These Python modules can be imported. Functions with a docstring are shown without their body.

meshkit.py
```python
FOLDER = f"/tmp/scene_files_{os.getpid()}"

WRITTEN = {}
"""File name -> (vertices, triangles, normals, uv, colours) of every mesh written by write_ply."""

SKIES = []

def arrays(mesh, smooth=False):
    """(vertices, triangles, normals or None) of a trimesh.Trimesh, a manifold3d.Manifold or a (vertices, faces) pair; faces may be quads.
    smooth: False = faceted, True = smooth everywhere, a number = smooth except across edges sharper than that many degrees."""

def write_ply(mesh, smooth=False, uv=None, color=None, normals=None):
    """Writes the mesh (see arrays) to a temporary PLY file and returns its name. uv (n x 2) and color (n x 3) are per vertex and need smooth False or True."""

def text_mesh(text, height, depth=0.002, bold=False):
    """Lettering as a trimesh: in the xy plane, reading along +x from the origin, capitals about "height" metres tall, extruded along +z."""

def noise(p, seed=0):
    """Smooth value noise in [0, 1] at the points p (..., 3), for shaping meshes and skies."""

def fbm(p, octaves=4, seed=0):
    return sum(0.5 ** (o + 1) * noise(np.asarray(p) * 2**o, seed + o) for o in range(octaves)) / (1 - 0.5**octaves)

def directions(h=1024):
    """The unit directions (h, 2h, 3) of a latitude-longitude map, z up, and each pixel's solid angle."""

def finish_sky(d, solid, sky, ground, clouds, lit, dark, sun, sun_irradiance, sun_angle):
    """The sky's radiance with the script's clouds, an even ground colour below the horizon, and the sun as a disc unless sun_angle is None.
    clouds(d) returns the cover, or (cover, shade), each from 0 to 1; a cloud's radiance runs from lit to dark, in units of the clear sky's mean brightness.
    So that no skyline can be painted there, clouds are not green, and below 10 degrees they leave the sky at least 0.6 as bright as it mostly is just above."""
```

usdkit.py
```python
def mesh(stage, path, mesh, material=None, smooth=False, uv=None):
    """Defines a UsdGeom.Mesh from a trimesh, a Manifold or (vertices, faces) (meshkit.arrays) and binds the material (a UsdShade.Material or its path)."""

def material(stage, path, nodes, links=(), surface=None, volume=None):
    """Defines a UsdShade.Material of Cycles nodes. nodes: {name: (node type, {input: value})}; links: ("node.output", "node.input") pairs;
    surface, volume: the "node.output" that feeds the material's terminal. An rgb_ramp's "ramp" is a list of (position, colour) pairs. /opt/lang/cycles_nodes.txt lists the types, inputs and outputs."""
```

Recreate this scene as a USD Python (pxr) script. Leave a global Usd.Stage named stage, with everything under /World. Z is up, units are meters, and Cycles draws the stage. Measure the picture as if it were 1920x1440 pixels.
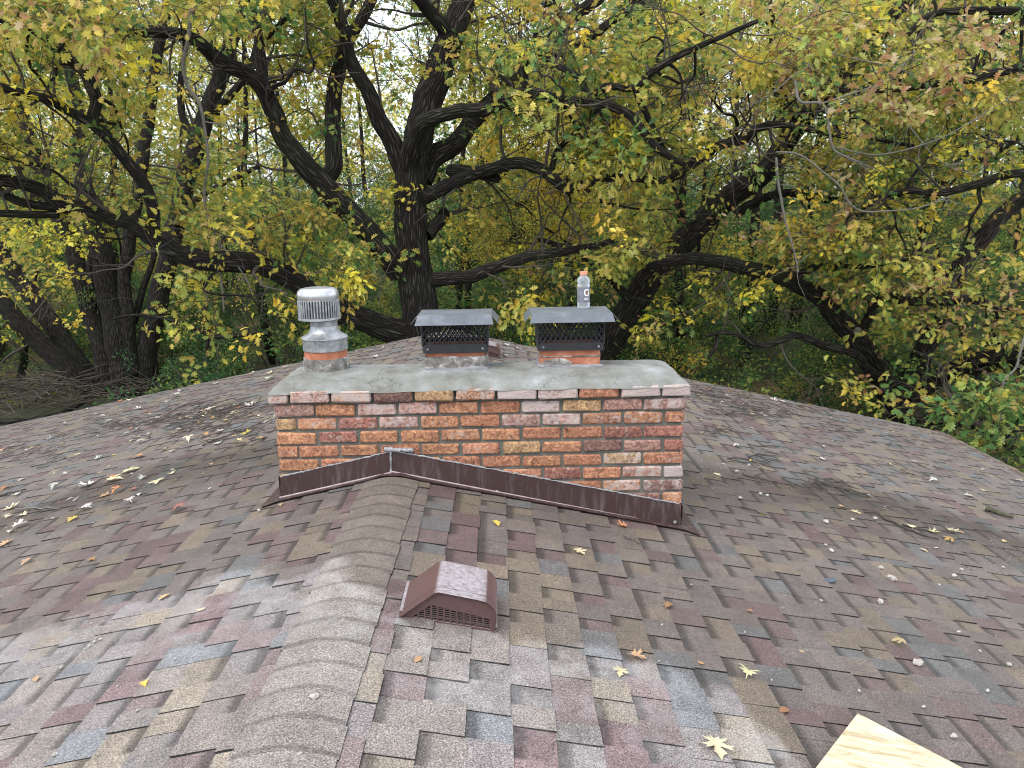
import math, random, numpy as np, trimesh, usdkit, meshkit
from pxr import Usd, UsdGeom, UsdLux, UsdShade, Gf, Sdf, Vt

stage = Usd.Stage.CreateInMemory()
UsdGeom.SetStageUpAxis(stage, UsdGeom.Tokens.z)
UsdGeom.SetStageMetersPerUnit(stage, 1.0)
UsdGeom.Xform.Define(stage, '/World')
UsdGeom.Scope.Define(stage, '/World/Looks')

# ------------------------------------------------------------------ camera
F, ROLL, PITCH, YAW = 1500.0, .016, math.atan(334 / 1500), 18.7 / 1500
R, EYE, S = 4.0, 1.39, .22                      # ridge height, eye above ridge, roof slope
C = np.array([0.593, 0.0, R + EYE])
FW = np.array([math.sin(YAW) * math.cos(PITCH), math.cos(YAW) * math.cos(PITCH), -math.sin(PITCH)])
_r = np.array([math.cos(YAW), -math.sin(YAW), 0]); _u = np.cross(_r, FW)
RT, UP = _r * math.cos(ROLL) - _u * math.sin(ROLL), _u * math.cos(ROLL) + _r * math.sin(ROLL)
cam = UsdGeom.Camera.Define(stage, '/World/camera')
cam.CreateHorizontalApertureAttr(36.0); cam.CreateVerticalApertureAttr(27.0)
cam.CreateFocalLengthAttr(36.0 * F / 1920)
cam.CreateClippingRangeAttr(Gf.Vec2f(.05, 2000))
m = Gf.Matrix4d(1); m.SetRow(0, Gf.Vec4d(*map(float, RT), 0)); m.SetRow(1, Gf.Vec4d(*map(float, UP), 0)); m.SetRow(2, Gf.Vec4d(*map(float, -FW), 0)); m.SetRow(3, Gf.Vec4d(*map(float, C), 1))
UsdGeom.Xformable(cam).AddTransformOp().Set(m)
cam.CreateExposureAttr(1.45)

# ------------------------------------------------------------------ sky and sun (overcast)
SUN = np.array([-.35, -.45, .82]); SUN /= np.linalg.norm(SUN)
el, rot = math.asin(SUN[2]), math.atan2(SUN[0], SUN[1])
skym = usdkit.material(stage, '/World/Looks/overcast_sky', {
    'sky': ('sky_texture', {'sky_type': 'single_scattering', 'sun_disc': False, 'sun_elevation': el, 'sun_rotation': rot}),
    'tc': ('texture_coordinate', {}),
    'n': ('noise_texture', {'scale': 2.2, 'detail': 5.0, 'roughness': .55}),
    'r': ('rgb_ramp', {'ramp': [(0, (4.6, 5.0, 5.7)), (.45, (6.2, 6.5, 6.9)), (1, (8.0, 8.1, 8.3))]}),
    'mx': ('mix', {'mix_type': 'mix', 'fac': .85}),
    'bg': ('background_shader', {'strength': .1})},
    [('tc.generated', 'n.vector'), ('n.fac', 'r.fac'), ('sky.color', 'mx.color1'), ('r.color', 'mx.color2'), ('mx.color', 'bg.color')], surface='bg.background')
dome = UsdLux.DomeLight.Define(stage, '/World/sky')
UsdShade.MaterialBindingAPI.Apply(dome.GetPrim()).Bind(skym)
dome.GetPrim().SetCustomDataByKey('kind', 'structure')
sun = UsdLux.DistantLight.Define(stage, '/World/sun')
sun.CreateNormalizeAttr(True); sun.CreateIntensityAttr(.3); sun.CreateAngleAttr(30.0); sun.CreateColorAttr(Gf.Vec3f(1, .97, .93))
_z = SUN; _x = np.cross([0, 0, 1], _z); _x /= np.linalg.norm(_x); _y = np.cross(_z, _x)
m = Gf.Matrix4d(1)
for i, a in enumerate((_x, _y, _z)): m.SetRow(i, Gf.Vec4d(*map(float, a), 0))
UsdGeom.Xformable(sun).AddTransformOp().Set(m)

# ------------------------------------------------------------------ helpers
def ray(px, py): return FW + RT * (px - 960) / F - UP * (py - 720) / F
def aty(px, py, y): d = ray(px, py); return C + d * (y - C[1]) / d[1]
def atz(px, py, z): d = ray(px, py); return C + d * (z - C[2]) / d[2]
def roofz(x): return R - S * abs(x)
def roof(px, py):
    d = ray(px, py)
    for s in (1, -1):
        p = C + d * (-(C[2] - R + S * s * C[0]) / (d[2] + S * s * d[0]))
        if p[0] * s >= 0: return p
    return p
def project(p):
    v = np.asarray(p, float) - C; w = v @ FW
    return 960 + F * (v @ RT) / w, 720 - F * (v @ UP) / w
def nrm(v): v = np.asarray(v, float); return v / (np.linalg.norm(v) + 1e-12)

counts = {}
def path(name, parent):
    parent = str(parent.GetPath()) if hasattr(parent, 'GetPath') else parent
    k = (parent, name); n = counts.get(k, 0); counts[k] = n + 1
    return f'{parent}/{name}' if n == 0 else f'{parent}/{name}_{n:03d}'
def tag(p, label=None, cat=None, group=None, kind=None):
    p = p.GetPrim() if hasattr(p, 'GetPrim') else p
    for k, v in (('label', label), ('category', cat), ('group', group), ('kind', kind)):
        if v: p.SetCustomDataByKey(k, v)
    return p
def thing(name, label, cat, loc=(0, 0, 0), rz=0, group=None):
    x = UsdGeom.Xform.Define(stage, path(name, '/World')); x.AddTranslateOp().Set(Gf.Vec3d(*map(float, loc)))
    if rz: x.AddRotateZOp().Set(math.degrees(rz))
    return tag(x, label, cat, group)
def obj(name, mesh, mat, parent='/World', smooth=False, tint=None, uv=None):
    """one Mesh prim; tint: one colour, or one colour per vertex"""
    if smooth is not False and smooth is not True and (uv is not None or (tint is not None and np.ndim(tint) == 2)): smooth = True
    p = usdkit.mesh(stage, path(name, parent), mesh, mat, smooth=smooth, uv=uv)
    if tint is not None:
        n = len(p.GetPointsAttr().Get()); t = np.asarray(tint, np.float32)
        if t.ndim == 1: t = np.tile(t, (n, 1))
        UsdGeom.PrimvarsAPI(p).CreatePrimvar('tint', Sdf.ValueTypeNames.Color3fArray, 'vertex').Set(Vt.Vec3fArray.FromNumpy(t))
    return p.GetPrim()
class MB:
    """collects faces with a tint per vertex"""
    def __init__(self): self.v, self.f, self.t, self.n = [], [], [], 0
    def add(self, v, f, t=(1, 1, 1)):
        v = np.asarray(v, float); f = np.asarray(f, int)
        if f.shape[1] == 4: f = np.vstack([f[:, [0, 1, 2]], f[:, [0, 2, 3]]])
        t = np.asarray(t, float); t = np.tile(t, (len(v), 1)) if t.ndim == 1 else t
        self.v.append(v); self.f.append(f + self.n); self.t.append(t); self.n += len(v)
    def addm(self, m, t=(1, 1, 1)): self.add(m.vertices, m.faces, t)
    def out(self): return np.vstack(self.v), np.vstack(self.f), np.vstack(self.t)
    def build(self, name, mat, parent='/World', smooth=False):
        v, f, t = self.out(); return obj(name, (v, f), mat, parent, smooth, t)
def box(x0, x1, y0, y1, z0, z1):
    m = trimesh.creation.box([x1 - x0, y1 - y0, z1 - z0]); m.apply_translation([(x0 + x1) / 2, (y0 + y1) / 2, (z0 + z1) / 2]); return m
def frames(pts):
    pts = np.asarray(pts, float); d = np.gradient(pts, axis=0); d /= np.linalg.norm(d, axis=1, keepdims=True) + 1e-12
    a = np.array([0, 1.0, 0]); a = a - d[0] * (a @ d[0])
    if np.linalg.norm(a) < .2: a = np.array([1.0, 0, 0]); a = a - d[0] * (a @ d[0])
    A = [nrm(a)]
    for i in range(1, len(pts)):
        a = A[-1] - d[i] * (A[-1] @ d[i]); A.append(nrm(a))
    A = np.array(A); return d, A, np.cross(d, A)
def tube(pts, rad, sides=8, bump=0., seed=0, cap=True):
    """(vertices, faces, uv) of a tapered tube; u in metres round, v in metres along"""
    pts = np.asarray(pts, float); rad = np.broadcast_to(np.asarray(rad, float), (len(pts),))
    d, A, B = frames(pts); L = np.r_[0, np.cumsum(np.linalg.norm(np.diff(pts, axis=0), axis=1))]
    k = np.arange(sides + 1); th = k / sides * 2 * np.pi
    off = A[:, None] * np.cos(th)[None, :, None] + B[:, None] * np.sin(th)[None, :, None]
    r = rad[:, None] * np.ones(sides + 1)
    if bump:
        q = pts[:, None] + off * rad[:, None, None]
        nn = meshkit.fbm(q * (1.1 / max(rad.max(), .02)), 3, seed) - .5; nn[:, -1] = nn[:, 0]
        r = r * (1 + bump * nn * 2)
    v = (pts[:, None] + off * r[..., None]).reshape(-1, 3)
    uv = np.stack([np.tile(th / (2 * np.pi) * 2 * np.pi * rad.mean(), (len(pts), 1)), np.tile(L[:, None], (1, sides + 1))], -1).reshape(-1, 2)
    i, j = np.meshgrid(np.arange(len(pts) - 1), np.arange(sides), indexing='ij'); a = (i * (sides + 1) + j).ravel()
    f = np.stack([a, a + 1, a + sides + 2, a + sides + 1], 1); f = np.vstack([f[:, [0, 1, 2]], f[:, [0, 2, 3]]])
    if cap:
        n = len(v); v = np.vstack([v, pts[-1] + d[-1] * rad[-1] * .6]); uv = np.vstack([uv, [0, L[-1]]])
        a = (len(pts) - 1) * (sides + 1) + np.arange(sides); f = np.vstack([f, np.stack([a, a + 1, np.full(sides, n)], 1)])
    return v, f, uv
def spline(P, n):
    """Catmull-Rom through the rows of P (any width), n points per span"""
    P = np.asarray(P, float); Q = np.vstack([2 * P[0] - P[1], P, 2 * P[-1] - P[-2]]); out = []
    for i in range(1, len(Q) - 2):
        t = np.linspace(0, 1, n, endpoint=False)[:, None]; a, b, c, d = Q[i - 1:i + 3]
        out.append(.5 * ((2 * b) + (-a + c) * t + (2 * a - 5 * b + 4 * c - d) * t ** 2 + (-a + 3 * b - 3 * c + d) * t ** 3))
    return np.vstack(out + [P[-1:]])
def lathe(profile, sides=32, center=(0, 0, 0)):
    m = trimesh.creation.revolve(np.asarray(profile, float), sections=sides); m.apply_translation(center); return m
def prism(poly, y0, y1):
    """closed prism of a polygon in (x, z), run along y"""
    n = len(poly); import shapely.geometry as sg
    m = trimesh.creation.extrude_polygon(sg.Polygon(poly), y1 - y0, engine='earcut')
    v = m.vertices.copy(); w = np.stack([v[:, 0], y1 - v[:, 2], v[:, 1]], 1)
    return trimesh.Trimesh(w, m.faces, process=False)

# ------------------------------------------------------------------ materials
L = '/World/Looks/'
def mat(name, nodes, links=(), surface='p.BSDF'): return usdkit.material(stage, L + name, nodes, links, surface=surface)
def simple(name, col, rough=.6, metal=0., nscale=30., var=.25, bump=.0, bscale=None, spec=.5):
    c = np.array(col)
    return mat(name, {
        'g': ('geometry', {}), 'n': ('noise_texture', {'scale': nscale, 'detail': 5.0, 'roughness': .6}),
        'r': ('rgb_ramp', {'ramp': [(0.25, tuple(c * (1 - var))), (.75, tuple(np.minimum(c * (1 + var), 1)))]}),
        'n2': ('noise_texture', {'scale': bscale or nscale * 4, 'detail': 4.0}),
        'b': ('bump', {'strength': bump, 'distance': .004}),
        'p': ('principled_bsdf', {'roughness': rough, 'metallic': metal, 'specular_ior_level': spec})},
        [('g.position', 'n.vector'), ('g.position', 'n2.vector'), ('n.fac', 'r.fac'), ('r.color', 'p.base_color')] + ([('n2.fac', 'b.height'), ('b.normal', 'p.normal')] if bump else []))

def ramp_of(points, lo, hi, ylo, yhi):
    return [((x - lo) / (hi - lo), ((y - ylo) / (yhi - ylo),) * 3) for x, y in points]
# the damp band across the roof: its two edges as y over x, in metres
NEAR = [(-6, 2.65), (-3, 2.9), (-1.5, 2.98), (-1.2, 3.12), (-0.64, 3.1), (-0.3, 3.03), (-0.13, 3.0), (0.06, 2.78), (0.13, 2.66), (0.6, 2.6), (1.08, 2.6), (1.42, 2.43), (1.5, 2.15), (1.7, 1.7), (2.4, 0.5), (6, -1)]
FAR = [(-6, 4.9), (-2.9, 5.25), (-1.95, 5.67), (-1.0, 5.6), (1.93, 5.5), (2.8, 5.6), (3.6, 5.6), (4.2, 5.14), (5.5, 4.6), (6, 4.5)]
shingle_nodes = {
    'g': ('geometry', {}), 'sx': ('separate_xyz', {}),
    'at': ('attribute', {'attribute': 'tint'}),
    'gr': ('noise_texture', {'scale': 190.0, 'detail': 3.0, 'roughness': .8}),
    'grr': ('rgb_ramp', {'ramp': [(.32, (.2, .2, .22)), (.5, (.88, .88, .88)), (.68, (2.25, 2.2, 2.2))]}),
    'm1': ('mix', {'mix_type': 'multiply', 'fac': 1.0}),
    'bl': ('noise_texture', {'scale': 9.0, 'detail': 5.0, 'roughness': .65}),
    'blr': ('rgb_ramp', {'ramp': [(.3, (.8, .79, .78)), (.7, (1.2, 1.2, 1.2))]}),
    'm2': ('mix', {'mix_type': 'multiply', 'fac': .9}),
    'nx': ('map_range', {'from_min': -6.0, 'from_max': 6.0}),
    'near': ('rgb_ramp', {'ramp': ramp_of(NEAR, -6, 6, -2, 8)}), 'far': ('rgb_ramp', {'ramp': ramp_of(FAR, -6, 6, -2, 8)}),
    'ny': ('map_range', {'from_min': -2.0, 'from_max': 8.0}),
    'wob': ('noise_texture', {'scale': 4.5, 'detail': 6.0, 'roughness': .6}), 'wobm': ('map_range', {'to_min': -.035, 'to_max': .035}),
    'wob2': ('noise_texture', {'scale': 1.6, 'detail': 7.0, 'roughness': .68}), 'wobm2': ('map_range', {'to_min': -.05, 'to_max': .05}),
    'd1': ('math', {'math_type': 'subtract'}), 'd1w': ('math', {'math_type': 'add'}), 's1': ('map_range', {'range_type': 'smoothstep', 'from_min': -.004, 'from_max': .006, 'clamp': True}),
    'd2': ('math', {'math_type': 'subtract'}), 'd2w': ('math', {'math_type': 'add'}), 's2': ('map_range', {'range_type': 'smoothstep', 'from_min': -.02, 'from_max': .03, 'to_min': .42, 'clamp': True}),
    'wet': ('math', {'math_type': 'multiply'}),
    'wetc': ('mix', {'mix_type': 'multiply', 'fac': 1.0, 'color2': (.62, .58, .545)}),
    'mw': ('mix', {'mix_type': 'mix'}),
    'df': ('map_range', {'range_type': 'smoothstep', 'from_min': .015, 'from_max': .14, 'to_min': 1.0, 'to_max': 0.0, 'clamp': True}), 'dfm': ('math', {'math_type': 'multiply'}), 'dn': ('map_range', {'from_min': .2, 'from_max': .55, 'clamp': True}), 'dfm2': ('math', {'math_type': 'multiply'}), 'md': ('mix', {'mix_type': 'multiply', 'color2': (.42, .39, .34)}),
    # pale mineral bloom along the drying edge
    'bd': ('math', {'math_type': 'absolute'}), 'bs': ('map_range', {'range_type': 'smoothstep', 'from_min': .0, 'from_max': .1, 'to_min': 1.0, 'to_max': 0.0, 'clamp': True}),
    'bn': ('noise_texture', {'scale': 7.0, 'detail': 6.0, 'roughness': .7}), 'bnr': ('map_range', {'from_min': .45, 'from_max': .7, 'to_max': .42, 'clamp': True}),
    'bm': ('math', {'math_type': 'multiply'}), 'dry': ('math', {'math_type': 'subtract', 'value1': 1.0}), 'bm2': ('math', {'math_type': 'multiply'}),
    'mb': ('mix', {'mix_type': 'mix', 'color2': (.36, .36, .37)}),
    'rg': ('map_range', {'to_min': .82, 'to_max': .68}),
    'b': ('bump', {'strength': .5, 'distance': .0025}),
    'p': ('principled_bsdf', {'specular_ior_level': .45})}
SH = mat('asphalt_shingle', shingle_nodes, [
    ('g.position', 'sx.vector'), ('g.position', 'gr.vector'), ('g.position', 'bl.vector'), ('g.position', 'wob.vector'), ('g.position', 'wob2.vector'), ('g.position', 'bn.vector'),
    ('gr.fac', 'grr.fac'), ('at.color', 'm1.color1'), ('grr.color', 'm1.color2'), ('bl.fac', 'blr.fac'), ('m1.color', 'm2.color1'), ('blr.color', 'm2.color2'),
    ('sx.x', 'nx.value'), ('nx.result', 'near.fac'), ('nx.result', 'far.fac'), ('sx.y', 'ny.value'), ('wob.fac', 'wobm.value'), ('wob2.fac', 'wobm2.value'),
    ('ny.result', 'd1.value1'), ('near.color', 'd1.value2'), ('d1.value', 'd1w.value1'), ('wobm.result', 'd1w.value2'), ('d1w.value', 's1.value'),
    ('far.color', 'd2.value1'), ('ny.result', 'd2.value2'), ('d2.value', 'd2w.value1'), ('wobm2.result', 'd2w.value2'), ('d2w.value', 's2.value'),
    ('s1.result', 'wet.value1'), ('s2.result', 'wet.value2'), ('m2.color', 'wetc.color1'), ('wet.value', 'mw.fac'), ('m2.color', 'mw.color1'), ('wetc.color', 'mw.color2'),
    ('d1w.value', 'bd.value1'), ('bd.value', 'bs.value'), ('bn.fac', 'bnr.value'), ('bs.result', 'bm.value1'), ('bnr.result', 'bm.value2'), ('wet.value', 'dry.value2'), ('bm.value', 'bm2.value1'), ('dry.value', 'bm2.value2'),
    ('bm2.value', 'mb.fac'), ('d2w.value', 'df.value'), ('df.result', 'dfm.value1'), ('s2.result', 'dfm.value2'), ('bl.fac', 'dn.value'), ('dn.result', 'dfm2.value1'), ('dfm.value', 'dfm2.value2'), ('dfm2.value', 'md.fac'), ('mw.color', 'md.color1'), ('md.color', 'mb.color1'), ('mb.color', 'p.base_color'), ('wet.value', 'rg.value'), ('rg.result', 'p.roughness'),
    ('gr.fac', 'b.height'), ('b.normal', 'p.normal')])

def bark_mat(name, dark, light, su=26., sv=3.4, moss=.0):
    return mat(name, {
        'tc': ('texture_coordinate', {}), 'mp': ('mapping', {'scale': (su, sv, 1.)}),
        'n': ('noise_texture', {'scale': 1.0, 'detail': 5.0, 'roughness': .6, 'distortion': .6}),
        'v': ('voronoi_texture', {'feature': 'distance_to_edge', 'scale': .9}), 'vm': ('map_range', {'from_max': .28, 'clamp': True}),
        'h': ('math', {'math_type': 'multiply'}),
        'g': ('geometry', {}), 'ns': ('noise_texture', {'scale': 1.3, 'detail': 4.0}),
        'r': ('rgb_ramp', {'ramp': [(.08, tuple(np.array(dark) * .35)), (.35, dark), (.75, light)]}),
        'mr': ('map_range', {'from_min': .5, 'from_max': .72, 'to_max': moss, 'clamp': True}), 'mm': ('mix', {'color2': (.045, .06, .022)}),
        'b': ('bump', {'strength': 1.0, 'distance': .05}),
        'p': ('principled_bsdf', {'roughness': .88, 'specular_ior_level': .25})},
        [('tc.UV', 'mp.vector'), ('mp.vector', 'n.vector'), ('mp.vector', 'v.vector'), ('v.distance', 'vm.value'), ('vm.result', 'h.value1'), ('n.fac', 'h.value2'),
         ('h.value', 'r.fac'), ('g.position', 'ns.vector'), ('ns.fac', 'mr.value'), ('mr.result', 'mm.fac'), ('r.color', 'mm.color1'), ('mm.color', 'p.base_color'), ('h.value', 'b.height'), ('b.normal', 'p.normal')])
OAK = bark_mat('oak_bark', (.026, .022, .019), (.115, .1, .087), 30., 3.6, .2)
MAPLE = bark_mat('maple_bark', (.03, .026, .023), (.07, .062, .054), 34., 5., .15)
TWIG = simple('twig_bark', (.05, .042, .034), .85, nscale=8, var=.4)
DEAD = simple('dead_twig_bark', (.15, .14, .125), .85, nscale=14, var=.35)
def leaf_mat(name, trans=.42, gloss=.5):
    return mat(name, {
        'at': ('attribute', {'attribute': 'tint'}), 'g': ('geometry', {}), 'n': ('noise_texture', {'scale': .9, 'detail': 3.0}),
        'hm': ('map_range', {'from_min': .3, 'from_max': .7, 'to_min': .47, 'to_max': .53}), 'vm': ('map_range', {'from_min': .3, 'from_max': .7, 'to_min': .85, 'to_max': 1.42}),
        'n2': ('noise_texture', {'scale': 2.7, 'detail': 2.0}),
        'h': ('hsv', {'saturation': 1.0, 'fac': 1.0}),
        'p': ('principled_bsdf', {'roughness': gloss, 'specular_ior_level': .35}), 't': ('translucent_bsdf', {}), 'mx': ('mix_closure', {'fac': trans})},
        [('g.position', 'n.vector'), ('g.position', 'n2.vector'), ('n.fac', 'hm.value'), ('n2.fac', 'vm.value'), ('at.color', 'h.color'), ('hm.result', 'h.hue'), ('vm.result', 'h.value'),
         ('h.color', 'p.base_color'), ('h.color', 't.color'), ('p.BSDF', 'mx.closure1'), ('t.BSDF', 'mx.closure2')], surface='mx.closure')
LEAF = leaf_mat('tree_leaf', .5, .42)
FALLEN = leaf_mat('fallen_leaf', .15, .7)
BRICK = mat('reclaimed_brick', {
    'at': ('attribute', {'attribute': 'tint'}), 'at2': ('attribute', {'attribute': 'wear'}), 'g': ('geometry', {}),
    'n': ('noise_texture', {'scale': 30.0, 'detail': 7.0, 'roughness': .72, 'distortion': 1.4}), 'r': ('rgb_ramp', {'ramp': [(.32, (.22, .2, .21)), (.42, (.68, .66, .67)), (.54, (1.12, 1.1, 1.05)), (.66, (1.65, 1.8, 1.6))]}),
    'm': ('mix', {'mix_type': 'multiply', 'fac': 1.0}),
    'sc': ('noise_texture', {'scale': 95.0, 'detail': 3.0}), 'scr': ('rgb_ramp', {'ramp': [(.3, (.6, .58, .56)), (.55, (1.05, 1.05, 1.05))]}), 'm3': ('mix', {'mix_type': 'multiply', 'fac': .8}),
    'n2': ('noise_texture', {'scale': 26.0, 'detail': 7.0, 'roughness': .72}), 'ad': ('math', {'math_type': 'add'}), 'wr': ('map_range', {'range_type': 'smoothstep', 'from_min': .9, 'from_max': 1.12, 'to_max': .85, 'clamp': True}),
    'm2': ('mix', {'color2': (.42, .36, .34)}),
    'b': ('bump', {'strength': .8, 'distance': .006}), 'p': ('principled_bsdf', {'roughness': .9, 'specular_ior_level': .3})},
    [('g.position', 'n.vector'), ('g.position', 'n2.vector'), ('g.position', 'sc.vector'), ('n.fac', 'r.fac'), ('at.color', 'm.color1'), ('r.color', 'm.color2'),
     ('sc.fac', 'scr.fac'), ('m.color', 'm3.color1'), ('scr.color', 'm3.color2'),
     ('n2.fac', 'ad.value1'), ('at2.fac', 'ad.value2'), ('ad.value', 'wr.value'), ('wr.result', 'm2.fac'), ('m3.color', 'm2.color1'), ('m2.color', 'p.base_color'), ('sc.fac', 'b.height'), ('b.normal', 'p.normal')])
MORTAR = simple('lime_mortar', (.115, .115, .1), .92, nscale=16, var=.3, bump=.7, bscale=120)
CROWNM = mat('cement_wash', {
    'g': ('geometry', {}), 'n': ('noise_texture', {'scale': 5.0, 'detail': 7.0, 'roughness': .65}), 'r': ('rgb_ramp', {'ramp': [(.33, (.125, .123, .108)), (.46, (.18, .183, .167)), (.55, (.215, .222, .212)), (.68, (.31, .33, .335))]}),
    'v': ('voronoi_texture', {'feature': 'distance_to_edge', 'scale': 2.6, 'detail': 3.0}), 'nd': ('noise_texture', {'scale': 4.0, 'detail': 5.0}), 'vd': ('mix', {'mix_type': 'linear_light', 'fac': .22}),
    'cr': ('map_range', {'from_max': .010, 'to_min': .6, 'to_max': 0.0, 'clamp': True}), 'mc': ('mix', {'color2': (.06, .06, .055)}),
    'sp': ('noise_texture', {'scale': 110.0, 'detail': 2.0}), 'spr': ('map_range', {'from_min': .66, 'from_max': .74, 'to_max': .7, 'clamp': True}), 'ms': ('mix', {'color2': (.09, .085, .075)}),
    'b': ('bump', {'strength': .5, 'distance': .01}), 'p': ('principled_bsdf', {'roughness': .85, 'specular_ior_level': .35})},
    [('g.position', 'n.vector'), ('n.fac', 'r.fac'), ('g.position', 'nd.vector'), ('g.position', 'vd.color1'), ('nd.color', 'vd.color2'), ('vd.color', 'v.vector'), ('v.distance', 'cr.value'), ('r.color', 'mc.color1'), ('cr.result', 'mc.fac'),
     ('g.position', 'sp.vector'), ('sp.fac', 'spr.value'), ('spr.result', 'ms.fac'), ('mc.color', 'ms.color1'), ('ms.color', 'p.base_color'), ('n.fac', 'b.height'), ('b.normal', 'p.normal')])
FLASH = mat('brown_painted_metal', {
    'g': ('geometry', {}), 'mp': ('mapping', {'scale': (14., 14., 2.2)}), 'n': ('noise_texture', {'scale': 2.0, 'detail': 7.0, 'roughness': .7}), 'r': ('map_range', {'from_min': .5, 'from_max': .78, 'to_max': .55, 'clamp': True}),
    'm': ('mix', {'color1': (.043, .022, .021), 'color2': (.22, .19, .19)}), 'p': ('principled_bsdf', {'roughness': .45})},
    [('g.position', 'mp.vector'), ('mp.vector', 'n.vector'), ('n.fac', 'r.value'), ('r.result', 'm.fac'), ('m.color', 'p.base_color')])
HEM = simple('scuffed_metal_edge', (.30, .235, .235), .5, nscale=40, var=.4)
VENTM = mat('weathered_brown_vent', {
    'g': ('geometry', {}), 'sx': ('separate_xyz', {}), 'n': ('noise_texture', {'scale': 48.0, 'detail': 7.0, 'roughness': .7}), 'r': ('map_range', {'from_min': .2, 'from_max': .66, 'clamp': True}),
    'up': ('map_range', {'range_type': 'smoothstep', 'from_min': .84, 'from_max': .985, 'to_min': .06, 'to_max': .9, 'clamp': True}), 'fm': ('math', {'math_type': 'multiply'}),
    'm': ('mix', {'color1': (.075, .036, .032), 'color2': (.42, .39, .42)}), 'p': ('principled_bsdf', {'roughness': .34})},
    [('g.position', 'n.vector'), ('n.fac', 'r.value'), ('g.normal', 'sx.vector'), ('sx.z', 'up.value'), ('r.result', 'fm.value1'), ('up.result', 'fm.value2'), ('fm.value', 'm.fac'), ('m.color', 'p.base_color')])
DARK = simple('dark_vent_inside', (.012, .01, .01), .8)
GALV = mat('galvanised_metal', {
    'g': ('geometry', {}), 'v': ('voronoi_texture', {'scale': 45.0}), 'n': ('noise_texture', {'scale': 22.0, 'detail': 6.0, 'roughness': .7}), 'r': ('rgb_ramp', {'ramp': [(.32, (.2, .215, .23)), (.5, (.33, .345, .36)), (.68, (.5, .52, .54))]}),
    'vr': ('rgb_ramp', {'ramp': [(0, (.85, .85, .86)), (1, (1.1, 1.1, 1.1))]}), 'm': ('mix', {'mix_type': 'multiply', 'fac': .5}), 'rr': ('map_range', {'to_min': .25, 'to_max': .6}), 'p': ('principled_bsdf', {'metallic': .75})},
    [('g.position', 'v.vector'), ('g.position', 'n.vector'), ('n.fac', 'r.fac'), ('v.color', 'vr.fac'), ('r.color', 'm.color1'), ('vr.color', 'm.color2'), ('m.color', 'p.base_color'), ('n.fac', 'rr.value'), ('rr.result', 'p.roughness')])
BLACKM = simple('black_coated_steel', (.018, .019, .022), .45, nscale=25, var=.4)
LIDM = mat('weathered_black_lid', {
    'g': ('geometry', {}), 'n': ('noise_texture', {'scale': 9.0, 'detail': 7.0, 'roughness': .72}), 'r': ('rgb_ramp', {'ramp': [(.3, (.06, .068, .082)), (.55, (.098, .112, .132)), (.78, (.2, .215, .24))]}), 'p': ('principled_bsdf', {'roughness': .38, 'specular_ior_level': .6})},
    [('g.position', 'n.vector'), ('n.fac', 'r.fac'), ('r.color', 'p.base_color')])
CLAY = mat('clay_flue', {
    'g': ('geometry', {}), 'n': ('noise_texture', {'scale': 14.0, 'detail': 6.0, 'roughness': .65}), 'r': ('rgb_ramp', {'ramp': [(.3, (.26, .085, .045)), (.55, (.42, .155, .085)), (.75, (.5, .27, .19))]}), 'p': ('principled_bsdf', {'roughness': .8})},
    [('g.position', 'n.vector'), ('n.fac', 'r.fac'), ('r.color', 'p.base_color')])
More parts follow.
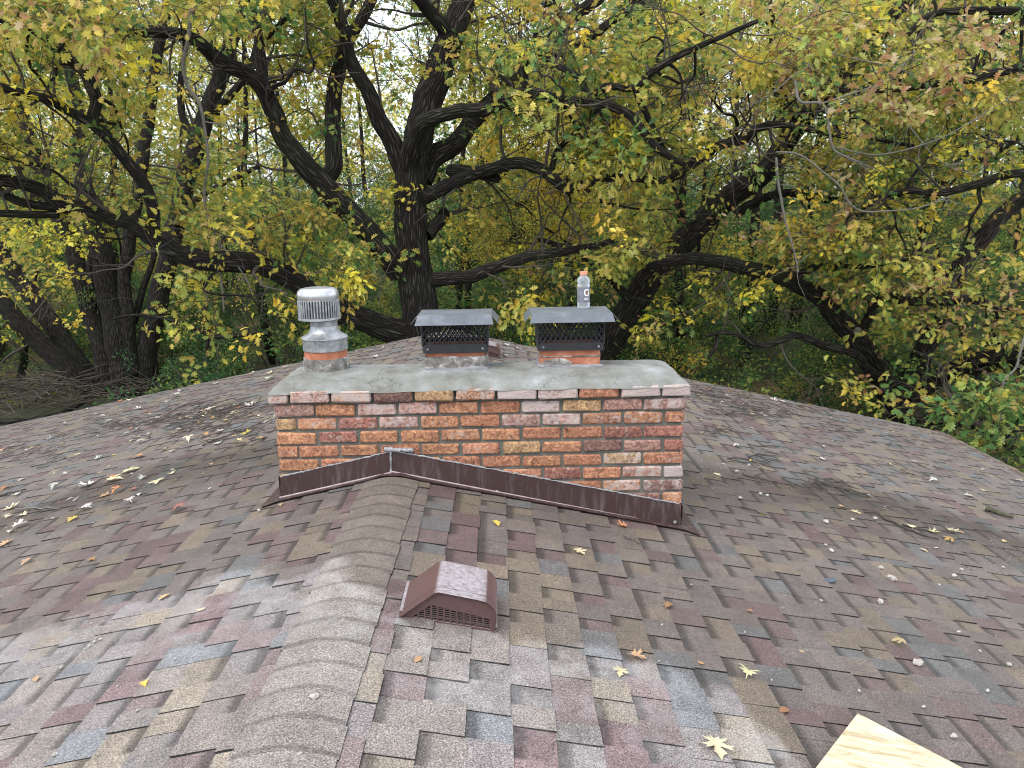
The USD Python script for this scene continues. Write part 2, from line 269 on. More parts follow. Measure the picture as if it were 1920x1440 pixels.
OLDMORTAR = mat('blotched_old_mortar', {
    'g': ('geometry', {}), 'n': ('noise_texture', {'scale': 16.0, 'detail': 7.0, 'roughness': .7, 'distortion': .6}), 'r': ('rgb_ramp', {'ramp': [(.3, (.07, .065, .06)), (.46, (.16, .15, .14)), (.54, (.25, .23, .21)), (.6, (.5, .5, .5)), (.75, (.6, .6, .61))]}),
    'b': ('bump', {'strength': 1.0, 'distance': .01}), 'p': ('principled_bsdf', {'roughness': .92})}, [('g.position', 'n.vector'), ('n.fac', 'r.fac'), ('r.color', 'p.base_color'), ('n.fac', 'b.height'), ('b.normal', 'p.normal')])
CAULK = simple('pale_sealant', (.25, .25, .265), .5, nscale=20, var=.3)
PLANK = mat('raw_pine', {
    'tc': ('texture_coordinate', {}), 'mp': ('mapping', {'scale': (2., 40., 40.)}), 'n': ('noise_texture', {'scale': 1.0, 'detail': 4.0, 'distortion': .6}), 'r': ('rgb_ramp', {'ramp': [(.3, (.34, .26, .14)), (.45, (.5, .43, .29)), (.7, (.6, .54, .41))]}), 'p': ('principled_bsdf', {'roughness': .6})},
    [('tc.object', 'mp.vector'), ('mp.vector', 'n.vector'), ('n.fac', 'r.fac'), ('r.color', 'p.base_color')])
PLASTIC = mat('clear_bottle_plastic', {
    'f': ('fresnel', {'ior': 1.5}), 't': ('transparent_bsdf', {'color': (.9, .92, .95)}), 'gl': ('principled_bsdf', {'base_color': (.75, .78, .82), 'roughness': .12}), 'a': ('math', {'math_type': 'add', 'value2': .16}), 'mx': ('mix_closure', {})},
    [('f.fac', 'a.value1'), ('a.value', 'mx.fac'), ('t.BSDF', 'mx.closure1'), ('gl.BSDF', 'mx.closure2')], surface='mx.closure')
CAPM = simple('salmon_cap_plastic', (.62, .25, .17), .4, var=.1)
LABELM = simple('grey_bottle_label', (.16, .17, .2), .35, var=.25)
WHITE = simple('white_print', (.82, .82, .84), .4, var=.05)
REDP = simple('orange_print', (.55, .14, .04), .4, var=.05)
STONE = simple('pale_stone_chip', (.36, .335, .30), .9, nscale=60, var=.3)
SLATE = simple('blue_grey_scrap', (.07, .09, .12), .9, nscale=60, var=.3)
WALLM = simple('cream_siding', (.5, .46, .38), .7, var=.06)
FASCIA = simple('brown_fascia', (.09, .05, .04), .6, var=.1)
GROUND = mat('leaf_litter_soil', {
    'g': ('geometry', {}), 'v': ('voronoi_texture', {'scale': 13.0}), 'r': ('rgb_ramp', {'ramp': [(0, (.05, .03, .017)), (.3, (.12, .07, .033)), (.55, (.19, .115, .055)), (.8, (.09, .055, .03)), (1, (.25, .165, .07))]}),
    'n': ('noise_texture', {'scale': .5, 'detail': 5.0}), 'nr': ('map_range', {'from_min': .36, 'from_max': .52, 'to_max': .9, 'clamp': True}), 'm': ('mix', {'color2': (.02, .035, .012)}), 'p': ('principled_bsdf', {'roughness': .9})},
    [('g.position', 'v.vector'), ('v.color', 'r.fac'), ('g.position', 'n.vector'), ('n.fac', 'nr.value'), ('nr.result', 'm.fac'), ('r.color', 'm.color1'), ('m.color', 'p.base_color')])

#@@ROOF
# ------------------------------------------------------------------ ground
def gz(x, y):
    x, y = np.asarray(x, float), np.asarray(y, float)
    return np.clip((y - 9.8) / 5.5, 0, 1) * 1.25 + np.clip((y - 19) / 60, 0, 2) * 1.6 + .25 * (meshkit.fbm(np.stack([x * .12, y * .12, 0 * x], -1), 3, 5) - .5) * np.clip((y - 8) / 10, 0, 1)
gx = np.r_[np.linspace(-600, -60, 12), np.linspace(-50, 50, 90), np.linspace(60, 600, 12)]; gy = np.r_[np.linspace(-600, -20, 12), np.linspace(-15, 90, 96), np.linspace(110, 600, 12)]
X, Y = np.meshgrid(gx, gy, indexing='ij'); V = np.stack([X, Y, gz(X, Y)], -1).reshape(-1, 3)
i, j = np.meshgrid(np.arange(len(gx) - 1), np.arange(len(gy) - 1), indexing='ij'); a = (i * len(gy) + j).ravel()
tag(obj('ground', (V, np.stack([a, a + len(gy), a + len(gy) + 1, a + 1], 1)), GROUND, smooth=True), kind='structure')

# ------------------------------------------------------------------ house: shingled roof
TONES = [((.148, .130, .118), 6), ((.162, .138, .112), 4), ((.132, .102, .100), 4), ((.138, .123, .121), 6), ((.121, .124, .129), 3), ((.124, .088, .089), 3), ((.170, .144, .116), 2), ((.142, .129, .124), 5)]
TONE = [np.array(t) * 1.32 for t, n in TONES for _ in range(n)]
RAKE = 9.18; E = .137; CS = math.sqrt(1 + S * S); YF = -1.6
def rake(s, u): return RAKE + (.15 * u if s < 0 else -.055 * u)
def eave(s): return 5.6 if s > 0 else 6.3
house = thing('house', 'low-pitched house roof of mottled brown and grey asphalt shingles, damp across the middle', 'house', (0, 0, 0))
CHX0, CHX1, CHY0, CHY1 = -.603, 1.553, 4.08, 4.6          # chimney footprint
rng = np.random.default_rng(11)
def on_roof(s, u, y, h):
    """point of roof side s, u metres down the slope, h above the deck"""
    return np.stack([s * (u + h * S) / CS, y, R - S * u / CS + h / CS], -1)
pieces = []
for s in (1, -1):
    for k in range(int(eave(s) * CS / E) + 1):
        ub = .205 + k * E; ut = ub - E - .012
        if ut > eave(s) * CS: continue
        y = YF + rng.uniform(0, .2); raised = rng.random() < .5; tone = TONE[rng.integers(len(TONE))]
        while y < rake(s, ub):
            w = rng.uniform(.085, .165) if raised else rng.uniform(.07, .15)
            if rng.random() < .14: w *= 1.5
            y1 = min(y + w, rake(s, ub) + rng.uniform(-.006, .006))
            if y1 - y < .02: break
            xc = s * (ub - E / 2) / CS
            if not (CHX0 + .08 < xc < CHX1 - .08 and y > CHY0 + .03 and y1 < CHY1 - .03) and y1 > .6:
                if rng.random() < .75: tone = TONE[rng.integers(len(TONE))]
                pieces.append((s, ub, ut, y, y1, raised, tone * rng.uniform(.88, 1.12)))
            y = y1; raised = not raised if rng.random() < .82 else raised
def piece_mesh(p):
    s, ub, ut, y0, y1, raised, tone = p
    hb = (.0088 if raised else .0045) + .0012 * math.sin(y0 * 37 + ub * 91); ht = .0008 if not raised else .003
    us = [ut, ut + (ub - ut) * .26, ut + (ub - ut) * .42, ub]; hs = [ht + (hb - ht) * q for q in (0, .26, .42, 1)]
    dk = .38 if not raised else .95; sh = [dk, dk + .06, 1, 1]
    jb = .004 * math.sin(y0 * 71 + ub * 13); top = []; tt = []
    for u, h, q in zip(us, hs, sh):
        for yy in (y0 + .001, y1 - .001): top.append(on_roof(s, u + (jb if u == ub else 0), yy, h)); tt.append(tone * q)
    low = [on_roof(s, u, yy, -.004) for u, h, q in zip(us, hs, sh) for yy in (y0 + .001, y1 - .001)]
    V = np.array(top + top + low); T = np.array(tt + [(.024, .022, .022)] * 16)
    f = []
    for i in range(3): f.append([2 * i, 2 * i + 1, 2 * i + 3, 2 * i + 2])
    e = [(0, 2), (2, 4), (4, 6), (7, 5), (5, 3), (3, 1), (6, 7)]
    for a, b in e: f.append([8 + a, 8 + b, 16 + b, 16 + a])
    f = np.array(f)
    if s > 0: f = f[:, ::-1]
    return V, f, T
def shown(p):
    s, ub, ut, y0, y1, raised, tone = p
    q = [project(on_roof(s, u, y, 0)) for u, y in ((ut, y0), (ub, y0), (ub, y1), (ut, y1))]
    cx, cy = np.mean(q, 0)
    if not (-40 < cx < 1960 and cy < 1470): return 0
    x, yy = zip(*q); return .5 * abs(sum(x[i] * yy[(i + 1) % 4] - x[(i + 1) % 4] * yy[i] for i in range(4)))
area = np.array([shown(p) for p in pieces]); order = np.argsort(-area); single = set(order[:290].tolist())
rest = MB()
for i, p in enumerate(pieces):
    v, f, t = piece_mesh(p)
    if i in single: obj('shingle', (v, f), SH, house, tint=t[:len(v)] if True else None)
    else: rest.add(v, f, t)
tag(rest.build('shingle_field', SH, house), kind='stuff')
deck = MB()
for s in (1, -1):
    P = [on_roof(s, .02, YF, -.006), on_roof(s, eave(s) * CS + .0, YF, -.006), on_roof(s, eave(s) * CS, rake(s, eave(s)), -.006), on_roof(s, .02, rake(s, 0), -.006)]
    Q = [p - [0, 0, .1] for p in P]; f = [[0, 1, 2, 3], [7, 6, 5, 4], [0, 4, 5, 1], [1, 5, 6, 2], [2, 6, 7, 3], [3, 7, 4, 0]]
    if s < 0: f = [q[::-1] for q in f]
    deck.add(np.array(P + Q), f, (.03, .027, .025))
deck.build('roof_deck', SH, house)
for s in (1, -1):
    P = np.array([on_roof(s, eave(s) * CS + .002, y, h) for y in (YF, rake(s, eave(s))) for h in (.004, -.17)])
    a = np.array([s * .025, 0, 0]); obj('fascia', (np.vstack([P, P + a]), [[0, 1, 3, 2], [4, 6, 7, 5], [0, 4, 5, 1], [2, 3, 7, 6], [0, 2, 6, 4], [1, 5, 7, 3]]), FASCIA, house)
    P = np.array([on_roof(s, u, rake(s, u) - .005, h) for u in (0, eave(s) * CS) for h in (-.008, -.17)])
    a = np.array([0, -.025, 0]); obj('rake_board', (np.vstack([P, P + a]), [[0, 1, 3, 2], [4, 6, 7, 5], [0, 4, 5, 1], [2, 3, 7, 6], [0, 2, 6, 4], [1, 5, 7, 3]]), FASCIA, house)
obj('wall', prism([(-4.8, -.2), (4.8, -.2), (4.8, R - S * 4.8 - .14), (0, R - .14), (-4.8, R - S * 4.8 - .14)], -1.4, 8.6), WALLM, house)
# ridge shingles: one bent piece after another along the ridge
def ridge_piece(y0, y1, tone, k):
    n = 13; xs = np.linspace(-.148, .142, n) + .004 * math.sin(k * 2.1)
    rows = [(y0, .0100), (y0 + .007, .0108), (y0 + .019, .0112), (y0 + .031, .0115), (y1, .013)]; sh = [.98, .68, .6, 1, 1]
    V, T = [], []
    for (y, h), q in zip(rows, sh):
        for x in xs:
            w = x / .148; V.append([x, y - .012 * w * w + .003 * math.sin(k * 5 + x * 20), R - S * math.sqrt(x * x + .004) + .0105 + h * .3 + .004 * max(0, 1 - w * w)]); T.append(tone * q)
    V, T = np.array(V), np.array(T); a = np.array([[i * n + j, i * n + j + 1, (i + 1) * n + j + 1, (i + 1) * n + j] for i in range(len(rows) - 1) for j in range(n - 1)])
    edge = [i for i in range(n)] + [n * r + n - 1 for r in range(1, len(rows))] + [n * (len(rows) - 1) + j for j in range(n - 2, -1, -1)] + [n * r for r in range(len(rows) - 2, -1, -1)]
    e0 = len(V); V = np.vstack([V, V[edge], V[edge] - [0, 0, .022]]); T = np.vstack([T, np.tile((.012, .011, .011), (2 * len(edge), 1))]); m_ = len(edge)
    b = np.array([[e0 + i, e0 + m_ + i, e0 + m_ + (i + 1) % m_, e0 + (i + 1) % m_] for i in range(m_ - 1)])
    return V, np.vstack([a, b]), T
rng = np.random.default_rng(5); y = .9; k = 0
while y < RAKE - .02:
    y1 = min(y + .136, RAKE + .01)
    if not (CHY0 - .02 < y + .05 < CHY1):
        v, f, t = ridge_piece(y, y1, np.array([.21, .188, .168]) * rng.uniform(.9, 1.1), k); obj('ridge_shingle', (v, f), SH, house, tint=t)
    y = y1; k += 1

#@@CHIMNEY
# ------------------------------------------------------------------ chimney
ch = thing('brick_chimney', 'long red brick chimney with cement crown and brown metal flashing, straddling the ridge', 'chimney', (0, 0, 0))
obj('mortar_core', box(CHX0 + .012, CHX1 - .012, CHY0 + .011, CHY1 - .011, 3.3, 4.462), MORTAR, ch)
rng = np.random.default_rng(21)
BT = [((.30, .125, .07), .28), ((.33, .15, .08), .3), ((.22, .085, .065), .2), ((.15, .075, .065), .1), ((.31, .19, .10), .06), ((.29, .16, .135), .6)]
def brick_mesh(x0, x1, y0, y1, z0, z1, rng):
    """box with chipped, slightly bulged edges"""
    c = .0075; a, b = np.array([x0, y0, z0]), np.array([x1, y1, z1]); V = []
    for ax in range(3):
        for sg in (0, 1):
            for i in (0, 1):
                for j in (0, 1):
                    p = np.zeros(3); o = [k for k in range(3) if k != ax]
                    p[ax] = (a, b)[sg][ax]; p[o[0]] = (a[o[0]] + c, b[o[0]] - c)[i]; p[o[1]] = (a[o[1]] + c, b[o[1]] - c)[j]; V.append(p)
    V = np.array(V) + rng.normal(0, .0022, (24, 3)); return trimesh.convex.convex_hull(V)
def add_brick(x0, x1, y0, y1, z0, z1, row):
    t, wv = BT[rng.choice(len(BT), p=[.16, .2, .08, .06, .04, .46] if row < 3 or x0 > 1.2 else [.3, .36, .12, .05, .13, .04])]
    wear = wv * .25 + rng.uniform(.02, .36) + (.3 if row == 0 else .24 if row in (1, 2) else .0) * rng.random()
    if x0 > 1.1: wear += .14
    m_ = brick_mesh(x0, x1, y0, y1, z0, z1, rng)
    p = obj('brick', m_, BRICK, ch, tint=(np.array(t) * .93 + np.array([.03, .027, .024])) * rng.uniform(.92, 1.25))
    n = len(m_.faces) and len(UsdGeom.Mesh(p).GetPointsAttr().Get())
    UsdGeom.PrimvarsAPI(p).CreatePrimvar('wear', Sdf.ValueTypeNames.FloatArray, 'vertex').Set(Vt.FloatArray.FromNumpy(np.full(n, wear, np.float32)))
ROWS = 12; ZT = 4.464; PZ = .0752; BL = .2155; BW = .095
for row in range(ROWS):
    z1 = ZT - row * PZ; z0 = z1 - .0608; ov = .022 if row == 0 else .004 * (row == 1)
    X0, X1, Y0, Y1 = CHX0 - ov, CHX1 + ov, CHY0 - ov, CHY1 + ov
    off = BL / 2 if row % 2 == 0 else 0
    cuts = [X0] + [X0 + off + BL * k for k in range(0 if off else 1, 12) if X0 + off + BL * k < X1 - .06] + [X1]
    for a, b in zip(cuts[:-1], cuts[1:]):
        g0, g1 = (0 if a == X0 else rng.uniform(.005, .008)), (0 if b == X1 else rng.uniform(.005, .008))
        zr = roofz((a + b) / 2) if False else min(roofz(a), roofz(b))
        if z1 < zr + .0: continue
        dz = rng.uniform(-.002, .002); dy = rng.uniform(-.003, .003)
        add_brick(a + g0, b - g1, Y0 + dy, Y0 + BW, z0 + dz, z1 + dz, row)
        if row < 10: add_brick(a + g0, b - g1, Y1 - BW, Y1 + dy, z0 + dz, z1 + dz, row)
    yc = [Y0 + BW + .012, Y0 + BW + .012 + (Y1 - Y0 - 2 * BW - .024) * (.5 if row % 2 else .62), Y1 - BW - .012]
    for side in (0, 1):
        xa, xb = (X0, X0 + BW) if side == 0 else (X1 - BW, X1)
        if z1 < roofz(X0 if side == 0 else X1): continue
        for a, b in zip(yc[:-1], yc[1:]): add_brick(xa, xb, a + .004, b - .004, z0, z1, row)
# cement crown
nx, ny = 90, 34; xs, ys = np.linspace(CHX0 - .0235, CHX1 + .0235, nx), np.linspace(CHY0 - .0235, CHY1 + .0235, ny); X, Y = np.meshgrid(xs, ys, indexing='ij')
edge = np.minimum.reduce([X - xs[0], xs[-1] - X, Y - ys[0], ys[-1] - Y]); e2 = np.minimum(xs[-1] - X, 9)
Z = ZT + .004 + .047 * (1 - np.exp(-edge / .07)) + .022 * (1 - np.exp(-edge / .2)) - .006 * np.exp(-e2 / .06)
Z += .014 * (meshkit.fbm(np.stack([X * 6, Y * 9, 0 * X], -1), 4, 3) - .5) + .005 * (meshkit.fbm(np.stack([X * 30, Y * 30, 0 * X], -1), 2, 8) - .5)
lo = ZT - .001 - .022 * meshkit.fbm(np.stack([X * 9, Y * 9, 0 * X], -1), 3, 4)
border = (edge < 1e-9); Z = np.where(border, lo, Z); Xb = X + np.where(border & (X > 1), .004, 0); Yb = Y - np.where(Y == ys[0], .004 * (meshkit.fbm(np.stack([X * 12, 0 * X, 0 * X], -1), 3, 2)), 0)
V = np.stack([Xb, Yb, Z], -1).reshape(-1, 3); i, j = np.meshgrid(np.arange(nx - 1), np.arange(ny - 1), indexing='ij'); a = (i * ny + j).ravel()
obj('crown', (V, np.stack([a, a + ny, a + ny + 1, a + 1], 1)), CROWNM, ch, smooth=True)
def crown_z(x, y): return Z[np.abs(xs - x).argmin(), np.abs(ys - y).argmin()]
# flashing on the front face: two strips with a hem, base flashing flaring out at the sides
def fz(px, py): q = aty(px, py, CHY0 - .006); return q[0], q[2]
FLx, FLb, FLt = [fz(527, 934), fz(733, 889)], None, None
def strip(b0, b1, t1, t0, name, yb):
    poly = np.array([b0, b1, t1, t0]); obj(name, prism(poly, yb - .003, yb), FLASH, ch)
    P = spline(np.array([[b0[0], yb - .012, b0[1] + .005], [(b0[0] + b1[0]) / 2, yb - .014, (b0[1] + b1[1]) / 2 + .005], [b1[0], yb - .012, b1[1] + .005]]), 6)
    v, f, uv = tube(P, .0055, 6); obj('flashing_hem', (v, f), HEM, ch, smooth=True)
yb = CHY0 - .006
L0, L1, L2, L3 = fz(526, 933), fz(734, 886), fz(734, 846), fz(527, 893)
R0_, R1_, R2_, R3_ = fz(731, 884), fz(1279, 989), fz(1273, 944), fz(731, 844)
strip(L0, L1, L2, L3, 'flashing_strip', yb - .004); strip(R0_, R1_, R2_, R3_, 'flashing_strip', yb)
rng = np.random.default_rng(8)
def bead(a, b, n, r, y, name='sealant_bead'):
    t = np.linspace(0, 1, n)[:, None]; P = np.array([a[0], y, a[1]]) * (1 - t) + np.array([b[0], y, b[1]]) * t; P = P + rng.normal(0, .0012, P.shape)
    v, f, uv = tube(P, r * rng.uniform(.55, 1.5, n), 6); obj(name, (v, f), CAULK, ch, smooth=True)
bead(L3, L2, 60, .0038, yb - .005); bead(R3_, R2_, 130, .0038, yb - .002); bead((L1[0] - .002, L1[1]), (L2[0] - .002, L2[1] + .004), 10, .006, yb - .008)
q = fz(740, 843); bead((q[0] - .05, q[1] + .006), (q[0] + .1, q[1] - .004), 18, .011, yb - .008)
for px, py in ((932, 921), (1265, 978)):
    q = fz(px, py); m_ = trimesh.creation.icosphere(2, .009); m_.vertices[:, 1] *= .6; m_.vertices += rng.normal(0, .001, m_.vertices.shape); m_.apply_translation([q[0], yb - .008, q[1]]); obj('sealant_blob', m_, CAULK, ch, smooth=True)
for s, xe in ((-1, CHX0), (1, CHX1)):
    w = .085
    P = [(xe, CHY0 - .055, 0), (xe + s * w, CHY0 - .1, 0), (xe + s * w * .7, CHY1 + .1, 0), (xe, CHY1 + .1, 0), (xe - s * .25, CHY0 - .05, 0), (xe - s * .25, CHY0 + .0, 0)]
    V = np.array([[x, y, roofz(x) + .0165] for x, y, _ in (P[0], P[1], P[2], P[3])]); f = np.array([[0, 1, 2, 3]]); f = f if s > 0 else f[:, ::-1]
    obj('base_flashing', (np.vstack([V, V - [0, 0, .003]]), np.vstack([f, f[:, ::-1] + 4])), FLASH, ch)
    V = np.array([[xe + s * .004, CHY0 - .004, roofz(xe) + .01], [xe + s * .004, CHY1 + .004, roofz(xe) + .01], [xe + s * .004, CHY1 + .004, roofz(xe) + .13], [xe + s * .004, CHY0 - .004, roofz(xe) + .13]])
    n_ = np.array([s * .003, 0, 0]); obj('flashing_strip', (np.vstack([V, V + n_]), [[0, 1, 2, 3], [7, 6, 5, 4], [0, 4, 5, 1], [1, 5, 6, 2], [2, 6, 7, 3], [3, 7, 4, 0]]), FLASH, ch)
# front base flashing lying on the roof under the strips
V, f = [], []
for x in np.linspace(CHX0 - .02, CHX1 + .02, 24): V += [[x, CHY0 - .06, roofz(x) + .0165 + .008 * math.exp(-(x / .09) ** 2)], [x, CHY0 - .004, roofz(x) + .018 + .008 * math.exp(-(x / .09) ** 2)]]
V = np.array(V); f = np.array([[2 * i, 2 * i + 2, 2 * i + 3, 2 * i + 1] for i in range(23)]); obj('base_flashing', (np.vstack([V, V - [0, 0, .003]]), np.vstack([f, f[:, ::-1] + len(V)])), FLASH, ch)

# clay flues and mortar collars belong to the chimney
import shapely.geometry as sg
def ring_mesh(outer, inner, z0, z1):
    m_ = trimesh.creation.extrude_polygon(sg.Polygon(outer, [inner] if inner is not None else None), z1 - z0, engine='earcut'); m_.apply_translation([0, 0, z0]); return m_
def rrect(cx, cy, w, d, r=.03): return np.array(sg.box(cx - w / 2 + r, cy - d / 2 + r, cx + w / 2 - r, cy + d / 2 - r).buffer(r, quad_segs=4).exterior.coords)[:-1]
def rough(m_, amp, sc, seed, n=1):
    for _ in range(n): m_ = m_.subdivide()
    v = m_.vertices; m_.vertices = v + (meshkit.fbm(v * sc, 3, seed) - .5)[:, None] * amp * m_.vertex_normals; return m_
FY = 4.375
def flue(pxc, wpx, ztop_py, zcol_py, d, name_seed):
    x = aty(pxc, 690, FY - d / 2)[0]; w = wpx / F * ((aty(pxc, 690, FY - d / 2) - C) @ FW)
    zt, zc = aty(pxc, ztop_py, FY - d / 2)[2], aty(pxc, zcol_py, FY - d / 2)[2]
    obj('clay_flue', ring_mesh(rrect(x, FY, w, d), rrect(x, FY, w - .05, d - .05, .02), 4.44, zt), CLAY, ch)
    m_ = ring_mesh(rrect(x, FY, w + .016, d + .016), rrect(x, FY, w - .002, d - .002), 4.49, zc); m_ = rough(m_, .02, 28, name_seed, 3); obj('mortar_collar', m_, OLDMORTAR, ch, smooth=True)
    m_ = ring_mesh(rrect(x, FY, w + .03, d + .03), rrect(x, FY, w, d), 4.5, crown_z(x, FY) + .008); m_ = rough(m_, .025, 35, name_seed + 3, 3); obj('sealant_skirt', m_, CAULK, ch, smooth=True)
    return x, w, zt
f1x, f1w, f1z = flue(855, 112, 652, 668, .22, 31)
f2x, f2w, f2z = flue(1070, 113, 650, 689, .22, 37)

m_ = ring_mesh(rrect(f2x, FY, f2w + .006, .226), rrect(f2x, FY, f2w - .002, .218), aty(1070, 669, FY - .11)[2], aty(1070, 667, FY - .11)[2]); obj('flue_joint', rough(m_, .006, 50, 5, 2), OLDMORTAR, ch)
m_ = trimesh.creation.icosphere(4, 1.0); v = m_.vertices; v = v * (1 + .55 * (meshkit.fbm(v * 2.6, 4, 9) - .5))[:, None]; m_.vertices = v * [.085, .007, .034] + [f2x - .075, FY - .111, aty(1070, 683, FY - .11)[2]]; obj('mortar_patch', m_, OLDMORTAR, ch, smooth=True)
# metal caps with expanded-metal sides
def diamond(P0, ex, ez, w, h, nx_, nz_, r=.0035):
    """strips of a diamond lattice in the plane spanned by ex (unit, width w) and ez (unit, height h)"""
    out = MB(); P0, ex, ez = map(np.asarray, (P0, ex, ez)); cw, chh = w / nx_, h / nz_
    for i in range(nx_):
        for k in range(nz_ * 2):
            z0_, z1_ = k * chh / 2, (k + 1) * chh / 2; xm = (i + .5) * cw
            for sg_ in (-1, 1):
                a, b = (xm + sg_ * cw * .46, xm + sg_ * cw * .04) if k % 2 == 0 else (xm + sg_ * cw * .04, xm + sg_ * cw * .46)
                a = xm + sg_ * cw * (.5 if k % 2 == 0 else 0.02); b = xm + sg_ * cw * (.02 if k % 2 == 0 else .5)
                v, f, _ = tube([P0 + ex * a + ez * z0_, P0 + ex * b + ez * z1_], r, 4, cap=False); out.add(v, f)
    return out
def lid_mesh(cx, cy, w, d, top_w, top_d, zb, zt, tilt=0.):
    """flat plate with four skirts bent down, the corners left open"""
    out = MB(); T = [np.array([cx + sx * top_w / 2, cy + sy * top_d / 2, zt]) for sx, sy in ((-1, -1), (1, -1), (1, 1), (-1, 1))]
    def sheet(q, th=.0022):
        q = np.array(q); n_ = nrm(np.cross(q[1] - q[0], q[2] - q[0])); n_ = n_ if n_[2] > 0 else -n_
        v = np.vstack([q, q - n_ * th]); m4 = len(q); f = [[0, 1, 2, 3], [7, 6, 5, 4]] + [[i, i + 4, (i + 1) % 4 + 4, (i + 1) % 4] for i in range(4)]; out.add(v, f)
    # cross-broken top: four triangles rising to a low centre line
    c1, c2 = np.array([cx - top_w * .22, cy, zt + .006]), np.array([cx + top_w * .22, cy, zt + .006])
    for q in ((T[0], T[1], c2, c1), (T[2], T[3], c1, c2)): sheet(q)
    for a, b, c in ((T[1], T[2], c2), (T[3], T[0], c1)):
        v = np.array([a, b, c]); out.add(np.vstack([v, v - [0, 0, .002]]), np.array([[0, 1, 2], [5, 4, 3]]))
    for k, (dx, dy) in enumerate(((0, -1), (1, 0), (0, 1), (-1, 0))):
        a, b = T[k], T[(k + 1) % 4]; fl = (w - top_w) / 2 if dx else (d - top_d) / 2; o = np.array([dx * fl, dy * fl, zb - zt]); s_ = nrm(b - a) * (.010)
        sheet([a, b, b + o + s_, a + o - s_])
    return out
def wire_cap(label, x, w, pz_band0, pz_band1, pz_lid, pz_top, pl, pr, d=.22, ybolts=True):
    yf = FY - d / 2 - .012; t = thing('chimney_cap', label, 'chimney cap', (0, 0, 0))
    zf = lambda py: aty(855, py, yf)[2] if x < .6 else aty(1070, py, yf)[2]
    zb0, zb1, zl = zf(pz_band0), zf(pz_band1), zf(pz_lid); bw, bd = w + .03, d + .03
    obj('base_band', ring_mesh(rrect(x, FY, bw, bd, .02), rrect(x, FY, bw - .006, bd - .006, .017), zb0, zb1), BLACKM, t)
    mw, md = bw + .0, bd + .0; h = zl - zb1 + .02
    for P0, ex, wd, n in (((x - mw / 2, FY - md / 2, zb1), (1, 0, 0), mw, 13), ((x - mw / 2, FY + md / 2, zb1), (1, 0, 0), mw, 13), ((x - mw / 2, FY - md / 2, zb1), (0, 1, 0), md, 8), ((x + mw / 2, FY - md / 2, zb1), (0, 1, 0), md, 8)):
        v, f, tt = diamond(P0, ex, (0, 0, 1), wd, h, n, 3).out(); obj('mesh_screen', (v, f), BLACKM, t)
    for sx in (-1, 1):
        for sy in (-1, 1): v, f, _ = tube([(x + sx * mw / 2, FY + sy * md / 2, zb1 - .01), (x + sx * mw / 2, FY + sy * md / 2, zl + .02)], .0035, 6); obj('corner_wire', (v, f), BLACKM, t)
    ylid = yf - .06; dep = (np.array(aty((pl + pr) / 2, pz_lid, ylid)) - C) @ FW
    W = (pr - pl) / F * dep; cx = aty((pl + pr) / 2, pz_lid, ylid)[0]; zlid = aty((pl + pr) / 2, pz_lid, ylid)[2]; D = d + .17
    lm = lid_mesh(cx, FY, W, D, W - .075, D - .11, zlid, zlid + .042); lm.build('lid', LIDM, t)
    for sx in (-1, 1):
        m_ = trimesh.creation.cylinder(radius=.006, height=.014, sections=8); m_.apply_transform(trimesh.transformations.rotation_matrix(math.pi / 2, [1, 0, 0])); m_.apply_translation([x + sx * (bw / 2 - .03), FY - bd / 2 - .006, (zb0 + zb1) / 2]); obj('screw', m_, GALV, t)
    return cx, zlid + .047, t
wire_cap('dark grey metal chimney cap with mesh sides, its lid bare, beside the round vent', f1x, f1w, 662, 645, 609, 585, 768, 935)
c2x, c2z, _ = wire_cap('dark grey metal chimney cap with mesh sides, a bottle standing on its lid', f2x, f2w, 657, 642, 604, 578, 984, 1163)

# round galvanised vent cap at the left end
vx, vy = aty(604, 690, 4.26)[0], 4.375; k_ = ((np.array([vx, vy - .115, 4.5]) - C) @ FW) / F
vz = lambda py: aty(600, py, vy - .06)[2]
t = thing('round_clay_vent', 'round galvanised metal vent cap with vertical slots on the left end of the chimney', 'vent cap', (0, 0, 0))
cr = crown_z(vx, vy)
m_ = lathe([(.0, cr - .03), (.128, cr - .03), (.125, cr + .02), (.121, vz(672)), (.0, vz(672))], 40, (vx, vy, 0)); m_ = rough(m_, .012, 30, 77, 1); obj('mortar_base', m_, OLDMORTAR, t, smooth=40)
obj('clay_pipe', lathe([(.0, vz(676)), (.116, vz(676)), (.116, vz(655)), (0, vz(655))], 40, (vx, vy, 0)), CLAY, t, smooth=40)
obj('storm_collar', lathe([(0, vz(658)), (.121, vz(658)), (.121, vz(637)), (.127, vz(636)), (.126, vz(634)), (.09, vz(627)), (.078, vz(620)), (.072, vz(612)), (0, vz(612))], 48, (vx, vy, 0)), GALV, t, smooth=35)
obj('neck', lathe([(0, vz(614)), (.073, vz(614)), (.073, vz(605)), (.076, vz(604.5)), (.076, vz(603)), (.072, vz(602)), (.072, vz(592)), (0, vz(592))], 40, (vx, vy, 0)), GALV, t, smooth=35)
hx = vx - .022
